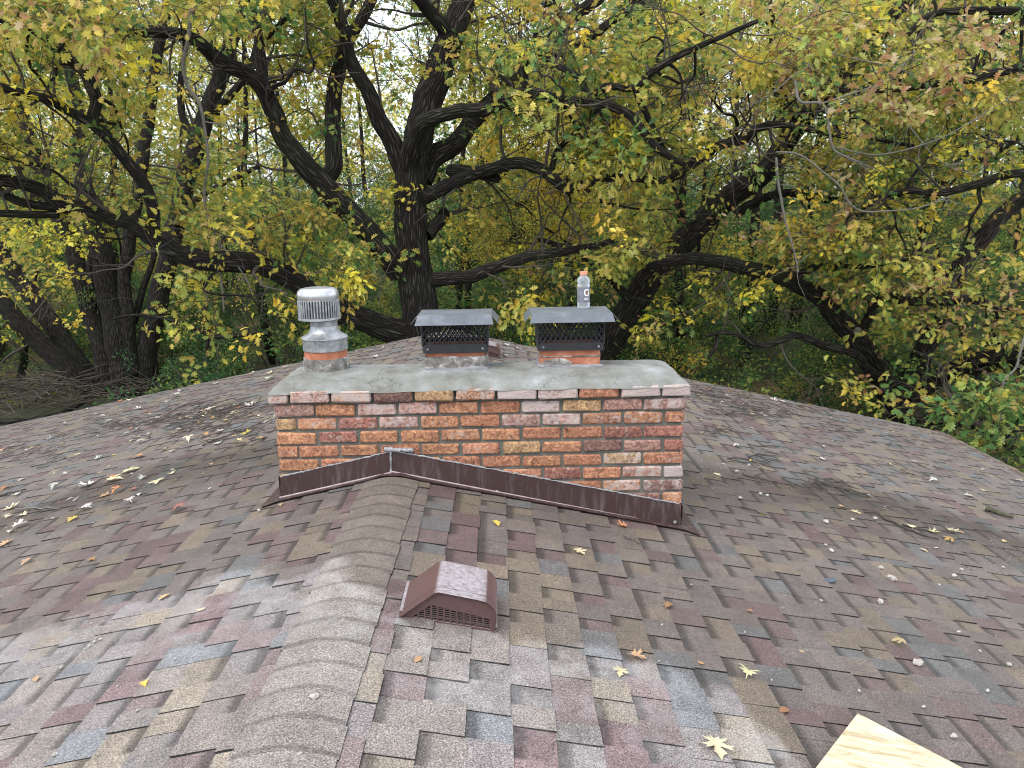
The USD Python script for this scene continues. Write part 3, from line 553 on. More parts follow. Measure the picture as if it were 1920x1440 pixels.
# slotted drum
NS = 44; a0, a1 = vz(597), vz(563)
dm = MB()
for k in range(NS):
    th = 2 * math.pi * k / NS; rr = .108
    for (r0, w0) in ((rr, .0048),):
        p = np.array([hx + r0 * math.cos(th), vy + r0 * math.sin(th), 0]); v, f, _ = tube([p + [0, 0, a0 + .004], p * 1 + [0, 0, a0 + .012], p + [0, 0, a1 - .006], p + [-.006 * math.cos(th), -.006 * math.sin(th), a1]], w0, 6); dm.add(v, f)
dm.build('slotted_drum', GALV, t, smooth=True)
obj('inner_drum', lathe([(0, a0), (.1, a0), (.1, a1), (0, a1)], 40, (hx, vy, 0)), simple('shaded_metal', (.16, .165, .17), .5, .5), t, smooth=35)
obj('drum_rim', lathe([(.0, vz(601)), (.113, vz(601)), (.115, vz(600)), (.114, a0 + .003), (.1, a0 + .004), (0, a0 + .004)], 48, (hx, vy, 0)), GALV, t, smooth=35)
obj('dome_lid', lathe([(0, a1 - .004), (.108, a1 - .004), (.112, vz(560)), (.1125, vz(553)), (.108, vz(547)), (.095, vz(543)), (.07, vz(541)), (0, vz(540.5))], 48, (hx, vy, 0)), simple('bright_metal', (.55, .56, .58), .3, .9), t, smooth=50)

# bottle on the lid
bx, by = aty(1094, 575, 4.39)[0], 4.39; bz = c2z + .0015; h = aty(1094, 509, 4.39)[2] - bz
t = thing('plastic_bottle', 'empty clear plastic sports drink bottle with a salmon cap standing on the right chimney cap', 'bottle', (bx, by, bz)); q = h / .2
prof = [(0, .004), (.028, .0), (.033, .004), (.0345, .012), (.0345, .03), (.0335, .033), (.0335, .118), (.0345, .121), (.0348, .128), (.031, .133), (.0305, .137), (.034, .142), (.0345, .15), (.031, .163), (.022, .174), (.0165, .179), (.016, .186), (0, .186)]
obj('bottle_body', lathe(np.array(prof) * q, 40), PLASTIC, t, smooth=40)
obj('bottle_cap', lathe(np.array([(0, .18), (.0195, .18), (.0205, .181), (.0205, .197), (.0185, .2), (0, .2)]) * q, 32), CAPM, t, smooth=35)
lab = lathe(np.array([(.0338, .034), (.0341, .036), (.0341, .114), (.0338, .117)]) * q, 48); a = np.arctan2(lab.triangles_center[:, 1], lab.triangles_center[:, 0])
lab.update_faces((np.cos(a + 1.15) > -.2)); obj('bottle_label', lab, LABELM, t, smooth=40)
def wrapped(m_, ang, z0, rad):
    v = m_.vertices.copy(); th = -math.pi / 2 + ang + v[:, 0] / rad; rr = rad + v[:, 2]; m_.vertices = np.stack([rr * np.cos(th), rr * np.sin(th), v[:, 1] + z0], 1); return m_
def dense(m_, e=.003):
    v, f = trimesh.remesh.subdivide_to_size(m_.vertices, m_.faces, e); return trimesh.Trimesh(v, f)
G = dense(meshkit.text_mesh('G', .036 * q, .0008, True)); G.apply_translation([-G.bounds.mean(0)[0], 0, 0]); obj('letter', wrapped(G, .45, .07 * q, .0342 * q), WHITE, t)
bolt = trimesh.creation.extrude_polygon(sg.Polygon([(0, 0), (.006, .011), (.002, .011), (.005, .022), (-.004, .009), (0, .009), (-.003, 0)]), .0008, engine='earcut'); bolt.apply_scale([q, q, 1]); obj('bolt_mark', wrapped(dense(bolt), .5, .078 * q, .0346 * q), REDP, t)
for z0 in (.05, .058): obj('print_line', wrapped(dense(trimesh.creation.box([.026 * q, .003 * q, .0008])), .4, z0 * q, .0343 * q), WHITE, t)

#@@VENTS
# ------------------------------------------------------------------ slant-back roof vents
VY = 2.63
def vp(px, py): p = aty(px, py, VY); return np.array([p[0], p[2]])
prof = [vp(743, 1158), vp(813, 1110), vp(822, 1107.5), vp(900, 1123), vp(917, 1130), vp(928, 1142), vp(931.5, 1156), vp(926, 1188)]
prof = [*prof[:2]] + [tuple(p) for p in spline(np.array(prof[2:]), 3)]; prof = [np.array(p) for p in prof]
ztop = prof[2][1]; yback = atz(826, 1051, ztop)[1]
org = np.array([.38, VY, roofz(.38)])
def vent(label, loc):
    t = thing('roof_vent', label, 'roof vent', loc)
    P = [p - [org[0], org[2]] for p in prof]; d = yback - VY
    # shell: bent sheet along the profile, closed at the back
    sh = MB(); n = len(P); n_in = [p + (np.mean(P, 0) - p) * .02 for p in P]
    for i in range(n - 1):
        a, b = P[i], P[i + 1]; sh.add([[a[0], -.012, a[1]], [b[0], -.012, b[1]], [b[0], d, b[1]], [a[0], d, a[1]]], [[0, 1, 2, 3]])
        a, b = n_in[i], n_in[i + 1]; sh.add([[a[0], -.012, a[1]], [b[0], -.012, b[1]], [b[0], d, b[1]], [a[0], d, a[1]]], [[3, 2, 1, 0]])
        sh.add([[P[i][0], -.012, P[i][1]], [n_in[i][0], -.012, n_in[i][1]], [n_in[i + 1][0], -.012, n_in[i + 1][1]], [P[i + 1][0], -.012, P[i + 1][1]]], [[0, 1, 2, 3]])
    v, f, tt = sh.out(); hm = trimesh.Trimesh(v, f); hm.merge_vertices(); obj('hood', hm, VENTM, t, smooth=28)
    obj('back_panel', prism(P, d - .004, d - .001), VENTM, t)
    poly = sg.Polygon(P); (x0, z0), (x1, z1) = P[0], P[-1]
    # front panel with its slotted window, dark inside behind it
    def along(u, v): b = np.array(P[0]) + (np.array(P[-1]) - P[0]) * u; return b + np.array([0, v])
    up = .088
    win = sg.Polygon([along(.16, .012), along(.96, .014), along(.955, up * .62), along(.36, up * .82), along(.17, .016)])
    front = poly.difference(win)
    m_ = trimesh.creation.extrude_polygon(front, .003, engine='earcut'); w = m_.vertices; obj('front_panel', trimesh.Trimesh(np.stack([w[:, 0], .0 - w[:, 2] + .003, w[:, 1]], 1), m_.faces, process=False), VENTM, t)
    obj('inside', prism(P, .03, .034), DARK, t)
    for k in range(1, 12):
        u = .16 + .8 * k / 12; ln = sg.LineString([along(u, 0), along(u, .12)]).intersection(win)
        if ln.is_empty: continue
        (xa, za), (xb, zb) = ln.coords[0], ln.coords[-1]; obj('grille_bar', box(xa - .003, xa + .003, .0005, .0045, min(za, zb) - .001, max(za, zb) + .001), VENTM, t)
    for k in range(8):
        ln = sg.LineString([along(0, .014 + k * .0085), along(1, .015 + k * .0075)]).intersection(win)
        if ln.is_empty or ln.geom_type != 'LineString': continue
        (xa, za), (xb, zb) = ln.coords[0], ln.coords[-1]; v, f, _ = tube([(xa, .004, za), (xb, .004, zb)], .0016, 4, cap=False); obj('grille_slat', (v, f), VENTM, t)
    fl = MB(); a, b = P[0] + [.01, 0], P[-1] + [.012, -.012 * S]
    V = np.array([[x, y, roofz(x + org[0]) - org[2] + .0145] for x, y in ((a[0], .02), (b[0], .02), (b[0], d + .01), (a[0], d + .01))]); fl.add(np.vstack([V, V - [0, 0, .003]]), [[0, 1, 2, 3], [7, 6, 5, 4], [0, 4, 5, 1], [1, 5, 6, 2], [2, 6, 7, 3], [3, 7, 4, 0]]); fl.build('flange', VENTM, t)
    return t
v0 = vent('brown metal box roof vent in front of the chimney, top bleached pale, slotted front', org)
x_ = roof(928, 668)[0] - .12
v1 = UsdGeom.Xform.Define(stage, path('roof_vent', '/World')); v1.GetPrim().GetReferences().AddInternalReference(v0.GetPath()); v1.GetPrim().SetInstanceable(True)
v1.ClearXformOpOrder(); v1.GetPrim().GetAttribute('xformOp:translate').Set(Gf.Vec3d(x_, 7.95, float(roofz(x_)))); v1.SetXformOpOrder([UsdGeom.XformOp(v1.GetPrim().GetAttribute('xformOp:translate'))])
tag(v1, 'brown metal box roof vent beyond the chimney, half hidden behind the left chimney cap', 'roof vent')

# board at the lower right
a, b, c = roof(1603, 1353), roof(1537, 1440), roof(1770, 1440)
e1, e2 = nrm(b - a), nrm(c - a); nz = nrm(np.cross(e2, e1)); nz = nz if nz[2] > 0 else -nz; e2 = nrm(np.cross(nz, e1)); e2 = e2 if e2 @ (c - a) > 0 else -e2
t = thing('board', 'pale raw pine board lying on the shingles, only its corner showing', 'board', a)
V = np.array([o + nz * h_ for h_ in (.014, .034) for o in (0 * e1, e1 * .9, e1 * .9 + e2 * .6, e2 * .6)])
pb = obj('plank', (V, [[0, 1, 2, 3], [4, 5, 6, 7], [0, 1, 5, 4], [1, 2, 6, 5], [2, 3, 7, 6], [3, 0, 4, 7]]), PLANK, t)
#@@DEBRIS
# ------------------------------------------------------------------ fallen leaves, stones, twigs on the roof
MAPLE_OUT = [(0, -.5), (.04, -.22), (.2, -.3), (.16, -.17), (.36, -.16), (.27, -.06), (.16, -.02), (.34, .12), (.5, .2), (.36, .22), (.38, .32), (.22, .22), (.1, .12), (.13, .3), (.2, .38), (.1, .4), (0, .56)]
OAK_OUT = [(0, -.6), (.03, -.42), (.14, -.36), (.07, -.27), (.24, -.2), (.28, -.1), (.09, -.08), (.3, .06), (.33, .16), (.1, .14), (.2, .3), (.21, .38), (.07, .36), (0, .5)]
OVATE_OUT = [(0, -.5), (.16, -.28), (.26, -.02), (.2, .24), (0, .5)]
def outline(half): return np.array(half + [(-x, y) for x, y in half[-2:0:-1]])
def leaf_mesh(half, size, fold, curl, seed=0):
    """a leaf blade in xy, tip along +y, folded at the midrib and curled"""
    o = outline(half); n = len(o); c = np.array([[0, -.04]]); mid = c + (o - c) * .55
    P = np.vstack([c, mid, o]); r_ = np.random.default_rng(seed); P = P * (1 + r_.normal(0, .04, P.shape))
    z = fold * np.abs(P[:, 0]) + curl * (P[:, 1] ** 2 + .6 * P[:, 0] ** 2) + .05 * np.sin(P[:, 0] * 9 + seed) * np.abs(P[:, 1])
    k = np.arange(n); k1 = (k + 1) % n
    f = np.vstack([np.stack([0 * k, 1 + k, 1 + k1], 1), np.stack([1 + k, 1 + n + k, 1 + n + k1], 1), np.stack([1 + k, 1 + n + k1, 1 + k1], 1)])
    return np.column_stack([P, z]) * size, f
COL = dict(cream=(.5, .44, .27), white=(.44, .42, .37), yellow=(.54, .43, .08), orange=(.4, .21, .08), tan=(.42, .28, .16), brown=(.24, .11, .07), grey=(.4, .385, .35))
WORD = dict(cream='cream', white='whitish', yellow='yellow', orange='orange', tan='tan', brown='russet', grey='grey')
def place_words(p):
    x, y = p[0], p[1]
    if y > 4.6 and -.8 < x < 1.75 and y > 7: return 'behind the chimney'
    side = 'left' if x < 0 else 'right'; ax = abs(x)
    lat = ('high' if ax < 1.7 else 'midway' if ax < 3.4 else 'low') + f' on {side} slope'
    dep = 'near the far edge' if y > 7.9 else 'among far twigs' if y > 6.5 else 'past the damp band' if y > 5.6 else 'in the damp band' if y > 4.3 else 'level with chimney' if y > 3.4 else 'near the vent' if y > 2.7 else 'close to camera'
    return lat + ' ' + dep
ORDS = 'first second third fourth fifth sixth seventh eighth ninth tenth eleventh twelfth thirteenth'.split()
def tag_all(found, cat, group):
    """found: (prim, label, picture x); look-alikes in one spot are told apart by their order from the left"""
    sets = {}
    for o, lab, px in found: sets.setdefault(lab, []).append((px, o))
    for lab, m_ in sets.items():
        for k, (px, o) in enumerate(sorted(m_, key=lambda q: q[0])): tag(o, lab if len(m_) == 1 else f'{lab}, {ORDS[k]} from left', cat, group)
def on_slope(px, py, lift=.012):
    p = roof(px, py); s = 1 if p[0] >= 0 else -1; n = np.array([s * S, 0, 1]) / CS
    return p + n * lift, n
FL = '''243,886,c,13 168,911,w,14 211,905,c,14 217,897,o,9 271,899,g,10 295,905,c,11 225,923,o,9 251,920,b,6 194,933,t,9 163,958,g,11 141,975,y,8 20,956,c,11 44,968,c,8 38,990,w,11 17,972,c,6 12,1022,t,11 108,916,w,9 246,946,g,9
357,828,c,9 386,820,o,9 414,812,w,9 461,816,y,9 439,821,t,5 493,824,t,9 407,834,g,8 449,833,t,8 325,848,w,6 309,845,t,5 262,859,o,9 214,856,y,4 184,862,w,7 83,873,c,5 146,854,c,5 121,892,w,7 41,901,w,7 32,929,w,7 12,917,o,9 6,848,t,10 64,841,t,8 93,825,g,9 20,838,g,6 117,834,t,4 121,797,w,7 206,790,g,7 192,783,g,7 260,768,w,9 245,752,g,11 226,754,o,7 332,746,w,13 315,755,w,7 340,735,g,10 388,717,w,12 404,721,w,8 507,713,w,15 506,702,c,9 534,692,w,8 477,700,w,8 181,778,c,6 163,768,w,6 85,789,g,5 472,762,g,12 448,767,o,6 484,782,c,6 424,792,y,6 379,792,o,7 359,786,w,6 394,768,w,14 295,786,w,9 280,780,t,6 271,773,o,5 494,795,w,9 510,788,w,7 248,805,o,5 238,814,w,5 322,891,c,7 340,959,b,9 265,832,g,11 55,1057,t,7 172,1053,o,5
310,1123,t,6 379,1149,c,4 273,1287,y,5 69,1277,t,5 783,1241,t,5 1252,1139,b,7 1192,1235,t,8 1162,1264,c,7 1399,1271,c,9 1339,1404,c,12 1469,1337,b,6 1687,1210,t,8 1405,1151,b,4 1501,1225,t,3 1313,1248,o,3 1168,990,o,7 1069,963,w,5 930,984,y,6 1084,1037,c,7
1747,1000,c,8 1782,998,c,9 1780,1017,o,8 1707,991,c,8 1882,1017,t,6 1752,906,w,9 1818,933,w,9 1843,922,c,7 1910,904,w,7 1843,884,w,5 1542,863,w,9 1380,839,w,6 1407,867,y,4 1603,962,c,8 1628,933,w,6 1343,891,c,6 1450,752,w,11 1467,755,w,9 1518,761,y,5 1553,765,w,5 1368,735,o,6 1330,733,o,7 1428,967,y,5 1577,953,t,6 1667,873,c,4 1712,867,w,5
702,671,w,9 670,660,w,5 720,654,w,5 951,649,w,8 971,656,w,8 920,662,o,5 947,670,w,6'''
KEY = dict(c='cream', w='white', o='orange', t='tan', g='grey', b='brown', y='yellow')
rng = np.random.default_rng(77); items = []
for tok in FL.split():
    px, py, k, s_ = tok.split(','); items.append((float(px), float(py), KEY[k], float(s_) / 100))
for cx, cy, sx, sy, n in ((395, 775, 50, 13, 40), (300, 800, 70, 14, 16), (250, 870, 130, 40, 22), (60, 930, 60, 40, 8), (1470, 770, 70, 18, 14), (1360, 745, 35, 14, 8), (1600, 850, 150, 40, 6), (1780, 1010, 80, 30, 4)):
    for _ in range(n): items.append((cx + rng.normal(0, sx), cy + rng.normal(0, sy), ['cream', 'white', 'tan', 'grey', 'orange', 'brown'][rng.choice(6, p=[.22, .26, .2, .14, .1, .08])], rng.uniform(.025, .055)))
leaves = []
for px, py, c, size in items:
    p, n = on_slope(px, py)
    if not (p[1] < rake(1 if p[0] > 0 else -1, abs(p[0])) - .03 and abs(p[0]) < eave(p[0]) - .05): continue
    if CHX0 - .05 < p[0] < CHX1 + .05 and CHY0 - .1 < p[1] < CHY1 + .05: continue
    size *= 1.1 if p[1] > 3.4 else .95; shape = MAPLE_OUT if size > .07 or rng.random() < .5 else (OAK_OUT if rng.random() < .5 else OVATE_OUT)
    curled = rng.random() < .55
    v, f = leaf_mesh(shape, size, rng.uniform(.1, .5), (-1 if rng.random() < .6 else 1) * (rng.uniform(.5, 1.1) if curled else rng.uniform(.1, .35)), int(rng.integers(999)))
    a = rng.uniform(0, 2 * math.pi); e1 = nrm(np.cross([0, 1, 0], n)); e2 = np.cross(n, e1); Rm = np.stack([e1 * math.cos(a) + e2 * math.sin(a), -e1 * math.sin(a) + e2 * math.cos(a), n], 1)
    v = v @ Rm.T; v = v - n * (v @ n).min() + p - n * .003
    o = obj('fallen_leaf', (v, f), FALLEN, smooth=True, tint=np.clip(np.array(COL[c]) * rng.uniform(.85, 1.1) * (1 + rng.normal(0, .04, 3)), 0, .9))
    kind = {id(MAPLE_OUT): 'maple leaf', id(OAK_OUT): 'oak leaf', id(OVATE_OUT): 'oval leaf'}[id(shape)]
    sz = 'large' if size > .105 else 'small' if size < .06 else ''
    lab = ' '.join(x for x in (sz, 'curled' if curled else 'flat', WORD[c], kind, place_words(p)) if x); leaves.append((o, lab, px))
tag_all(leaves, 'leaf', 'leaves fallen on the roof')
# stone chips
ST = '''1387,937,28 1425,929,26 1437,932,24 1356,873,24 1380,887,34 1547,982,42 1597,977,26 1557,1036,36 1547,1025,22 1640,975,34 1670,1089,52 1650,1068,30 1788,1083,30 1802,1071,22 1880,1067,20 1649,1133,34 1719,1248,46 1796,1189,20 1786,1386,26 1538,1130,20 1760,1100,18 587,1313,26 179,1208,16 170,1215,14 190,1203,14 160,1222,12 117,1256,16 105,1421,18 487,961,26 1543,839,30 1673,812,30 330,1241,12 1295,1100,12 1850,1300,22 1730,1330,16 1890,1250,24 1836,1225,16 1609,1300,16 1395,1190,12 1240,1176,12 560,1420,12 260,1338,14'''
def stone(size, rng):
    m_ = trimesh.creation.icosphere(1, .5); v = m_.vertices * [1, rng.uniform(.6, .9), rng.uniform(.4, .6)] + rng.normal(0, .06, m_.vertices.shape); m_.vertices = v * size; m_.apply_transform(trimesh.transformations.rotation_matrix(rng.uniform(0, 6), [0, 0, 1])); return m_
sl = {}; ss = []
for tok in ST.split():
    px, py, s_ = map(float, tok.split(',')); p, n = on_slope(px, py, .01 + s_ / 1000 * .15); m_ = stone(s_ / 1000, rng); m_.apply_translation(p)
    lab = ('large ' if s_ >= 34 else 'tiny ' if s_ < 20 else '') + 'pale angular stone chip ' + place_words(p); ss.append((obj('stone_chip', m_, STONE), lab, px))
tag_all(ss, 'stone', 'stone chips on the roof')
p, n = on_slope(1555, 1092); m_ = stone(.062, rng); m_.vertices *= [1.2, .7, .5]; m_.apply_translation(p); tag(obj('shingle_scrap', m_, SLATE), 'dark blue-grey lump of shingle scrap, the only dark piece among the pale stones', 'scrap')
grit = MB()
for cx, cy, sx, sy, n_ in ((1320, 900, 40, 22, 90), (1850, 1050, 70, 30, 130), (180, 1215, 60, 40, 40), (150, 960, 130, 40, 90), (450, 900, 60, 60, 50), (1600, 1100, 200, 120, 90), (400, 850, 120, 60, 70)):
    for _ in range(int(n_ * .6)):
        p, n = on_slope(cx + rng.normal(0, sx), cy + rng.normal(0, sy), .013)
        if CHX0 - .05 < p[0] < CHX1 + .05 and CHY0 - .1 < p[1] < CHY1 + .05 or p[1] > 8.8: continue
        m_ = trimesh.creation.icosphere(0, rng.uniform(.0015, .0045)); m_.vertices *= [1, 1, .5]; m_.apply_translation(p); grit.addm(m_)
tag(grit.build('stone_grit', STONE), 'fine pale grit scattered over the shingles', 'grit', kind='stuff')
# twig litter and sticks
def lie(px0, py0, px1, py1, r, name, m_, label, cat, wig=.01, lift=.014, parent='/World', seed=0):
    rr = np.random.default_rng(seed); P = []
    for t_ in np.linspace(0, 1, 9): p, n = on_slope(px0 + (px1 - px0) * t_, py0 + (py1 - py0) * t_, lift + abs(rr.normal(0, .3)) * wig); P.append(p + np.append(rr.normal(0, wig, 2), 0))
    P = spline(np.array(P), 3); v, f, uv = tube(P, np.linspace(r, r * .55, len(P)), 6, .35, seed); o = obj(name, (v, f), m_, parent, smooth=True); tag(o, label, cat); return o
MOSSY = simple('mossy_dead_wood', (.07, .07, .04), .95, nscale=25, var=.6, bump=.8)
lie(1845, 958, 1898, 976, .021, 'stick', MOSSY, 'short thick mossy stick low on the right slope', 'stick', .006, .024, seed=1)
lie(1620, 963, 1760, 1019, .009, 'stick', TWIG, 'long dark forked stick across the damp band with cream leaves beside it', 'stick', .014, seed=2)
lie(1700, 990, 1790, 1003, .007, 'stick', TWIG, 'thin dark stick lying against the long forked stick', 'stick', .012, seed=3)
lie(1394, 893, 1462, 909, .006, 'stick', TWIG, 'thin dark twig with a pale tip right of the chimney', 'stick', .012, seed=4)
lie(1392, 955, 1432, 968, .006, 'stick', TWIG, 'short twig with a yellow leaf right of the flashing corner', 'stick', .008, seed=5)
lie(1560, 905, 1582, 903, .005, 'stick', DEAD, 'small curved grey twig above the twig heap', 'stick', .012, seed=6)
lie(1650, 958, 1665, 950, .004, 'stick', DEAD, 'pale crooked twig in the damp band right of the twig heap', 'stick', .012, seed=7)
lie(40, 958, 114, 957, .006, 'stick', DEAD, 'long crooked pale twig in the damp band at the far left', 'stick', .016, seed=8)
lie(0, 932, 50, 921, .01, 'stick', TWIG, 'dark straight stick entering from the left edge of the roof', 'stick', .006, seed=9)
lie(560, 945, 625, 938, .0, 'stick', TWIG, 'x', 'stick') if False else None
lie(375, 840, 500, 793, .006, 'stick', TWIG, 'long thin dark stick pointing at the chimney from the left', 'stick', .012, seed=11)
lie(1165, 1010, 1200, 1025, .003, 'stick', TWIG, 'hair-thin dark twig below the flashing corner', 'stick', .006, seed=12)
def heap(name, label, spots, n, lmax, seed, group='twig litter on the roof'):
    rr = np.random.default_rng(seed); mb = MB()
    for cx, cy, sx, sy, w_ in spots:
        for _ in range(int(n * w_ * .7)):
            p, nn = on_slope(cx + rr.normal(0, sx), cy + rr.normal(0, sy), .012 + abs(rr.normal(0, .012)))
            if CHX0 - .1 < p[0] < CHX1 + .1 and CHY0 - .1 < p[1] < CHY1 + .05 or p[1] > rake(1 if p[0] > 0 else -1, abs(p[0])) - .05: continue
            a = rr.normal(.15 if p[0] > 0 else math.pi - .15, .75); l = rr.uniform(.05, lmax); d = nrm([math.cos(a), math.sin(a), -S * (1 if p[0] > 0 else -1) * math.cos(a) + rr.normal(0, .08)])
            b = np.cross(d, nn) * rr.normal(0, .15 * l); v, f, _ = tube([p - d * l / 2, p + b, p + d * l / 2], [l * .016 * rr.uniform(.6, 1.4), .0032, .0018], 4, cap=False); mb.add(v, f)
    tag(mb.build(name, TWIG), label, 'twig litter', group, 'stuff')
heap('twig_heap', 'dense oval heap of dark twigs in the damp band halfway down the right slope', [(1550, 913, 24, 6, 1), (1595, 928, 16, 6, .35)], 48, .26, 41)
heap('twig_heap', 'broken twigs and bits just right of the chimney top', [(1330, 742, 26, 10, 1), (1395, 752, 34, 10, .6)], 80, .22, 42)
heap('twig_heap', 'long drift of twigs across the right slope below the rake edge', [(1440, 778, 50, 9, 1), (1400, 768, 30, 8, .5)], 110, .24, 43)
heap('twig_heap', 'curved strip of twigs right of the chimney bricks', [(1345, 815, 18, 6, 1)], 35, .2, 44)
heap('twig_heap', 'loose arch of twigs on the dry part of the right slope', [(1425, 862, 20, 12, 1)], 40, .26, 45)
heap('twig_heap', 'small twigs and leaves along the right rake edge', [(1500, 762, 30, 6, 1), (1560, 772, 30, 5, .5)], 40, .16, 46)
heap('twig_heap', 'sparse twigs low on the right slope below the rake', [(1570, 805, 40, 9, 1), (1710, 828, 40, 10, .8), (1690, 885, 40, 8, .6)], 40, .18, 47)
heap('twig_heap', 'large drift of twigs and leaves on the left slope beside the chimney', [(390, 775, 45, 12, 1), (440, 765, 40, 8, .5), (345, 795, 40, 10, .7)], 130, .28, 48)
heap('twig_heap', 'scattered twigs on the left slope beyond the damp band', [(255, 805, 50, 10, 1), (215, 795, 30, 8, .6)], 55, .24, 49)
heap('twig_heap', 'thin twigs far down the left slope', [(80, 848, 50, 9, 1), (130, 815, 25, 6, .4), (10, 850, 20, 8, .4)], 45, .22, 50)
heap('twig_heap', 'dark twigs in the damp band left of the chimney', [(440, 808, 45, 8, 1), (430, 830, 40, 6, .5)], 45, .26, 51)
#@@TREES
# ------------------------------------------------------------------ trees
PAL = dict(
    yg=[(.37, .335, .065), (.27, .305, .06), (.45, .385, .08), (.17, .235, .055), (.42, .33, .075), (.32, .35, .08)],
    y=[(.68, .54, .06), (.62, .51, .07), (.7, .6, .12), (.56, .49, .07)],
    g=[(.08, .165, .045), (.115, .21, .055), (.17, .24, .06), (.06, .135, .04), (.24, .275, .065)],
    dg=[(.036, .092, .032), (.05, .122, .04), (.072, .14, .046), (.03, .076, .03)],
    br=[(.42, .31, .16), (.48, .38, .23), (.35, .2, .09), (.42, .37, .12), (.34, .32, .1)],
    mix=[(.36, .335, .065), (.16, .22, .055), (.45, .36, .075), (.42, .28, .09), (.11, .18, .05), (.49, .42, .085)])
SHAPE = dict(oak=(OAK_OUT, .132), maple=(MAPLE_OUT, .118), elm=(OVATE_OUT, .062), ivy=(OVATE_OUT, .075), far=(MAPLE_OUT, .1))
def flat_leaf(half, size, rng):
    o = outline(half) * size; c = np.array([[0, -.04 * size]]); P = np.vstack([c, o]); n = len(o)
    z = rng.uniform(.1, .5) * np.abs(P[:, 0]) + rng.uniform(-.6, .3) * P[:, 1] ** 2 / size; k = np.arange(n)
    return np.column_stack([P, z]), np.stack([0 * k, 1 + k, 1 + (k + 1) % n], 1)
def spray_mesh(shape, cls, seed, n=26, length=.62, twig=True):
    """a leafy twig along +x"""
    r_ = np.random.default_rng(seed); half, size = SHAPE[shape]; mb = MB()
    if twig:
        v, f, _ = tube([(0, 0, 0), (length * .5, .03, .02), (length, 0, -.03)], [.006, .004, .002], 3, cap=False); mb.add(v, f, (.07, .055, .04))
    for i in range(n):
        v, f = flat_leaf(half, size * r_.uniform(.65, 1.15), r_); t_ = r_.uniform(.12, 1.05) * length
        az, el_, ro = r_.normal(0, 1.15), r_.normal(-.25, .5), r_.normal(0, .7)
        ex = np.array([math.cos(az) * math.cos(el_), math.sin(az) * math.cos(el_), math.sin(el_)]); ey = nrm(np.cross([0, 0, 1], ex)); ez = np.cross(ex, ey)
        ey, ez = ey * math.cos(ro) + ez * math.sin(ro), -ey * math.sin(ro) + ez * math.cos(ro)
        base = np.array([t_, 0, 0]) + ex * r_.uniform(.02, .2) + np.array([0, r_.normal(0, .07), r_.normal(0, .06)])
        w = base + ex * (v[:, 1:2] + .5 * size) + ey * v[:, 0:1] + ez * v[:, 2:3]; mb.add(w, f, np.array(PAL[cls][r_.integers(len(PAL[cls]))]) * r_.uniform(.75, 1.2))
    return mb.out()
CACHE = {}
def leaves_of(tree, sprays, name='crown'):
    """sprays: (position, yaw, pitch, roll, scale, shape, class) -> one PointInstancer part"""
    if not sprays: return
    pi = UsdGeom.PointInstancer.Define(stage, path(name, tree)); tag(pi, kind='stuff'); keys, idx = {}, []
    for k, s_ in enumerate(sprays):
        key = (s_[5], s_[6], k % 3); keys.setdefault(key, len(keys)); idx.append(keys[key])
    targets = []
    for (shape, cls, var) in keys:
        if (shape, cls, var) not in CACHE: CACHE[(shape, cls, var)] = spray_mesh(shape, cls, hash_of(shape + cls) + var, {'oak': 22, 'maple': 24, 'elm': 44, 'ivy': 80, 'far': 34}[shape], {'far': .8}.get(shape, .62))
        v, f, t_ = CACHE[(shape, cls, var)]; p = obj('leaf_spray', (v, f), LEAF, pi, smooth=False, tint=None)
        UsdGeom.PrimvarsAPI(p).CreatePrimvar('tint', Sdf.ValueTypeNames.Color3fArray, 'vertex').Set(Vt.Vec3fArray.FromNumpy(t_.astype(np.float32))); targets.append(p.GetPath())
    for p in targets: pi.CreatePrototypesRel().AddTarget(p)
    A = np.array([s_[1:5] for s_ in sprays], float); cy, sy, cp, sp, cr_, sr = (fn(A[:, k] / 2) for k in range(3) for fn in (np.cos, np.sin))
    q = np.stack([cy * cp * cr_ + sy * sp * sr, cy * cp * sr - sy * sp * cr_, cy * sp * cr_ + sy * cp * sr, sy * cp * cr_ - cy * sp * sr], 1)
    pi.CreatePositionsAttr(Vt.Vec3fArray.FromNumpy(np.array([s_[0] for s_ in sprays], np.float32)))
    pi.CreateOrientationsAttr(Vt.QuathArray([Gf.Quath(*map(float, x)) for x in q]))
    pi.CreateScalesAttr(Vt.Vec3fArray.FromNumpy(np.repeat(A[:, 3:4], 3, 1).astype(np.float32)))
    pi.CreateProtoIndicesAttr(Vt.IntArray(idx))
def hash_of(t_): return sum((i + 1) * ord(c) for i, c in enumerate(t_)) % 9973
def pick(r_, mixd): k = list(mixd); return k[r_.choice(len(k), p=np.array(list(mixd.values())) / sum(mixd.values()))]
def spray(p, d, r_, sc, shape, cls):
    return (p, math.atan2(d[1], d[0]) + r_.normal(0, .3), -math.asin(np.clip(nrm(d)[2], -1, 1)) * .6 + r_.normal(0, .3) + .15, r_.normal(0, .5), sc * r_.uniform(.75, 1.25), shape, cls)
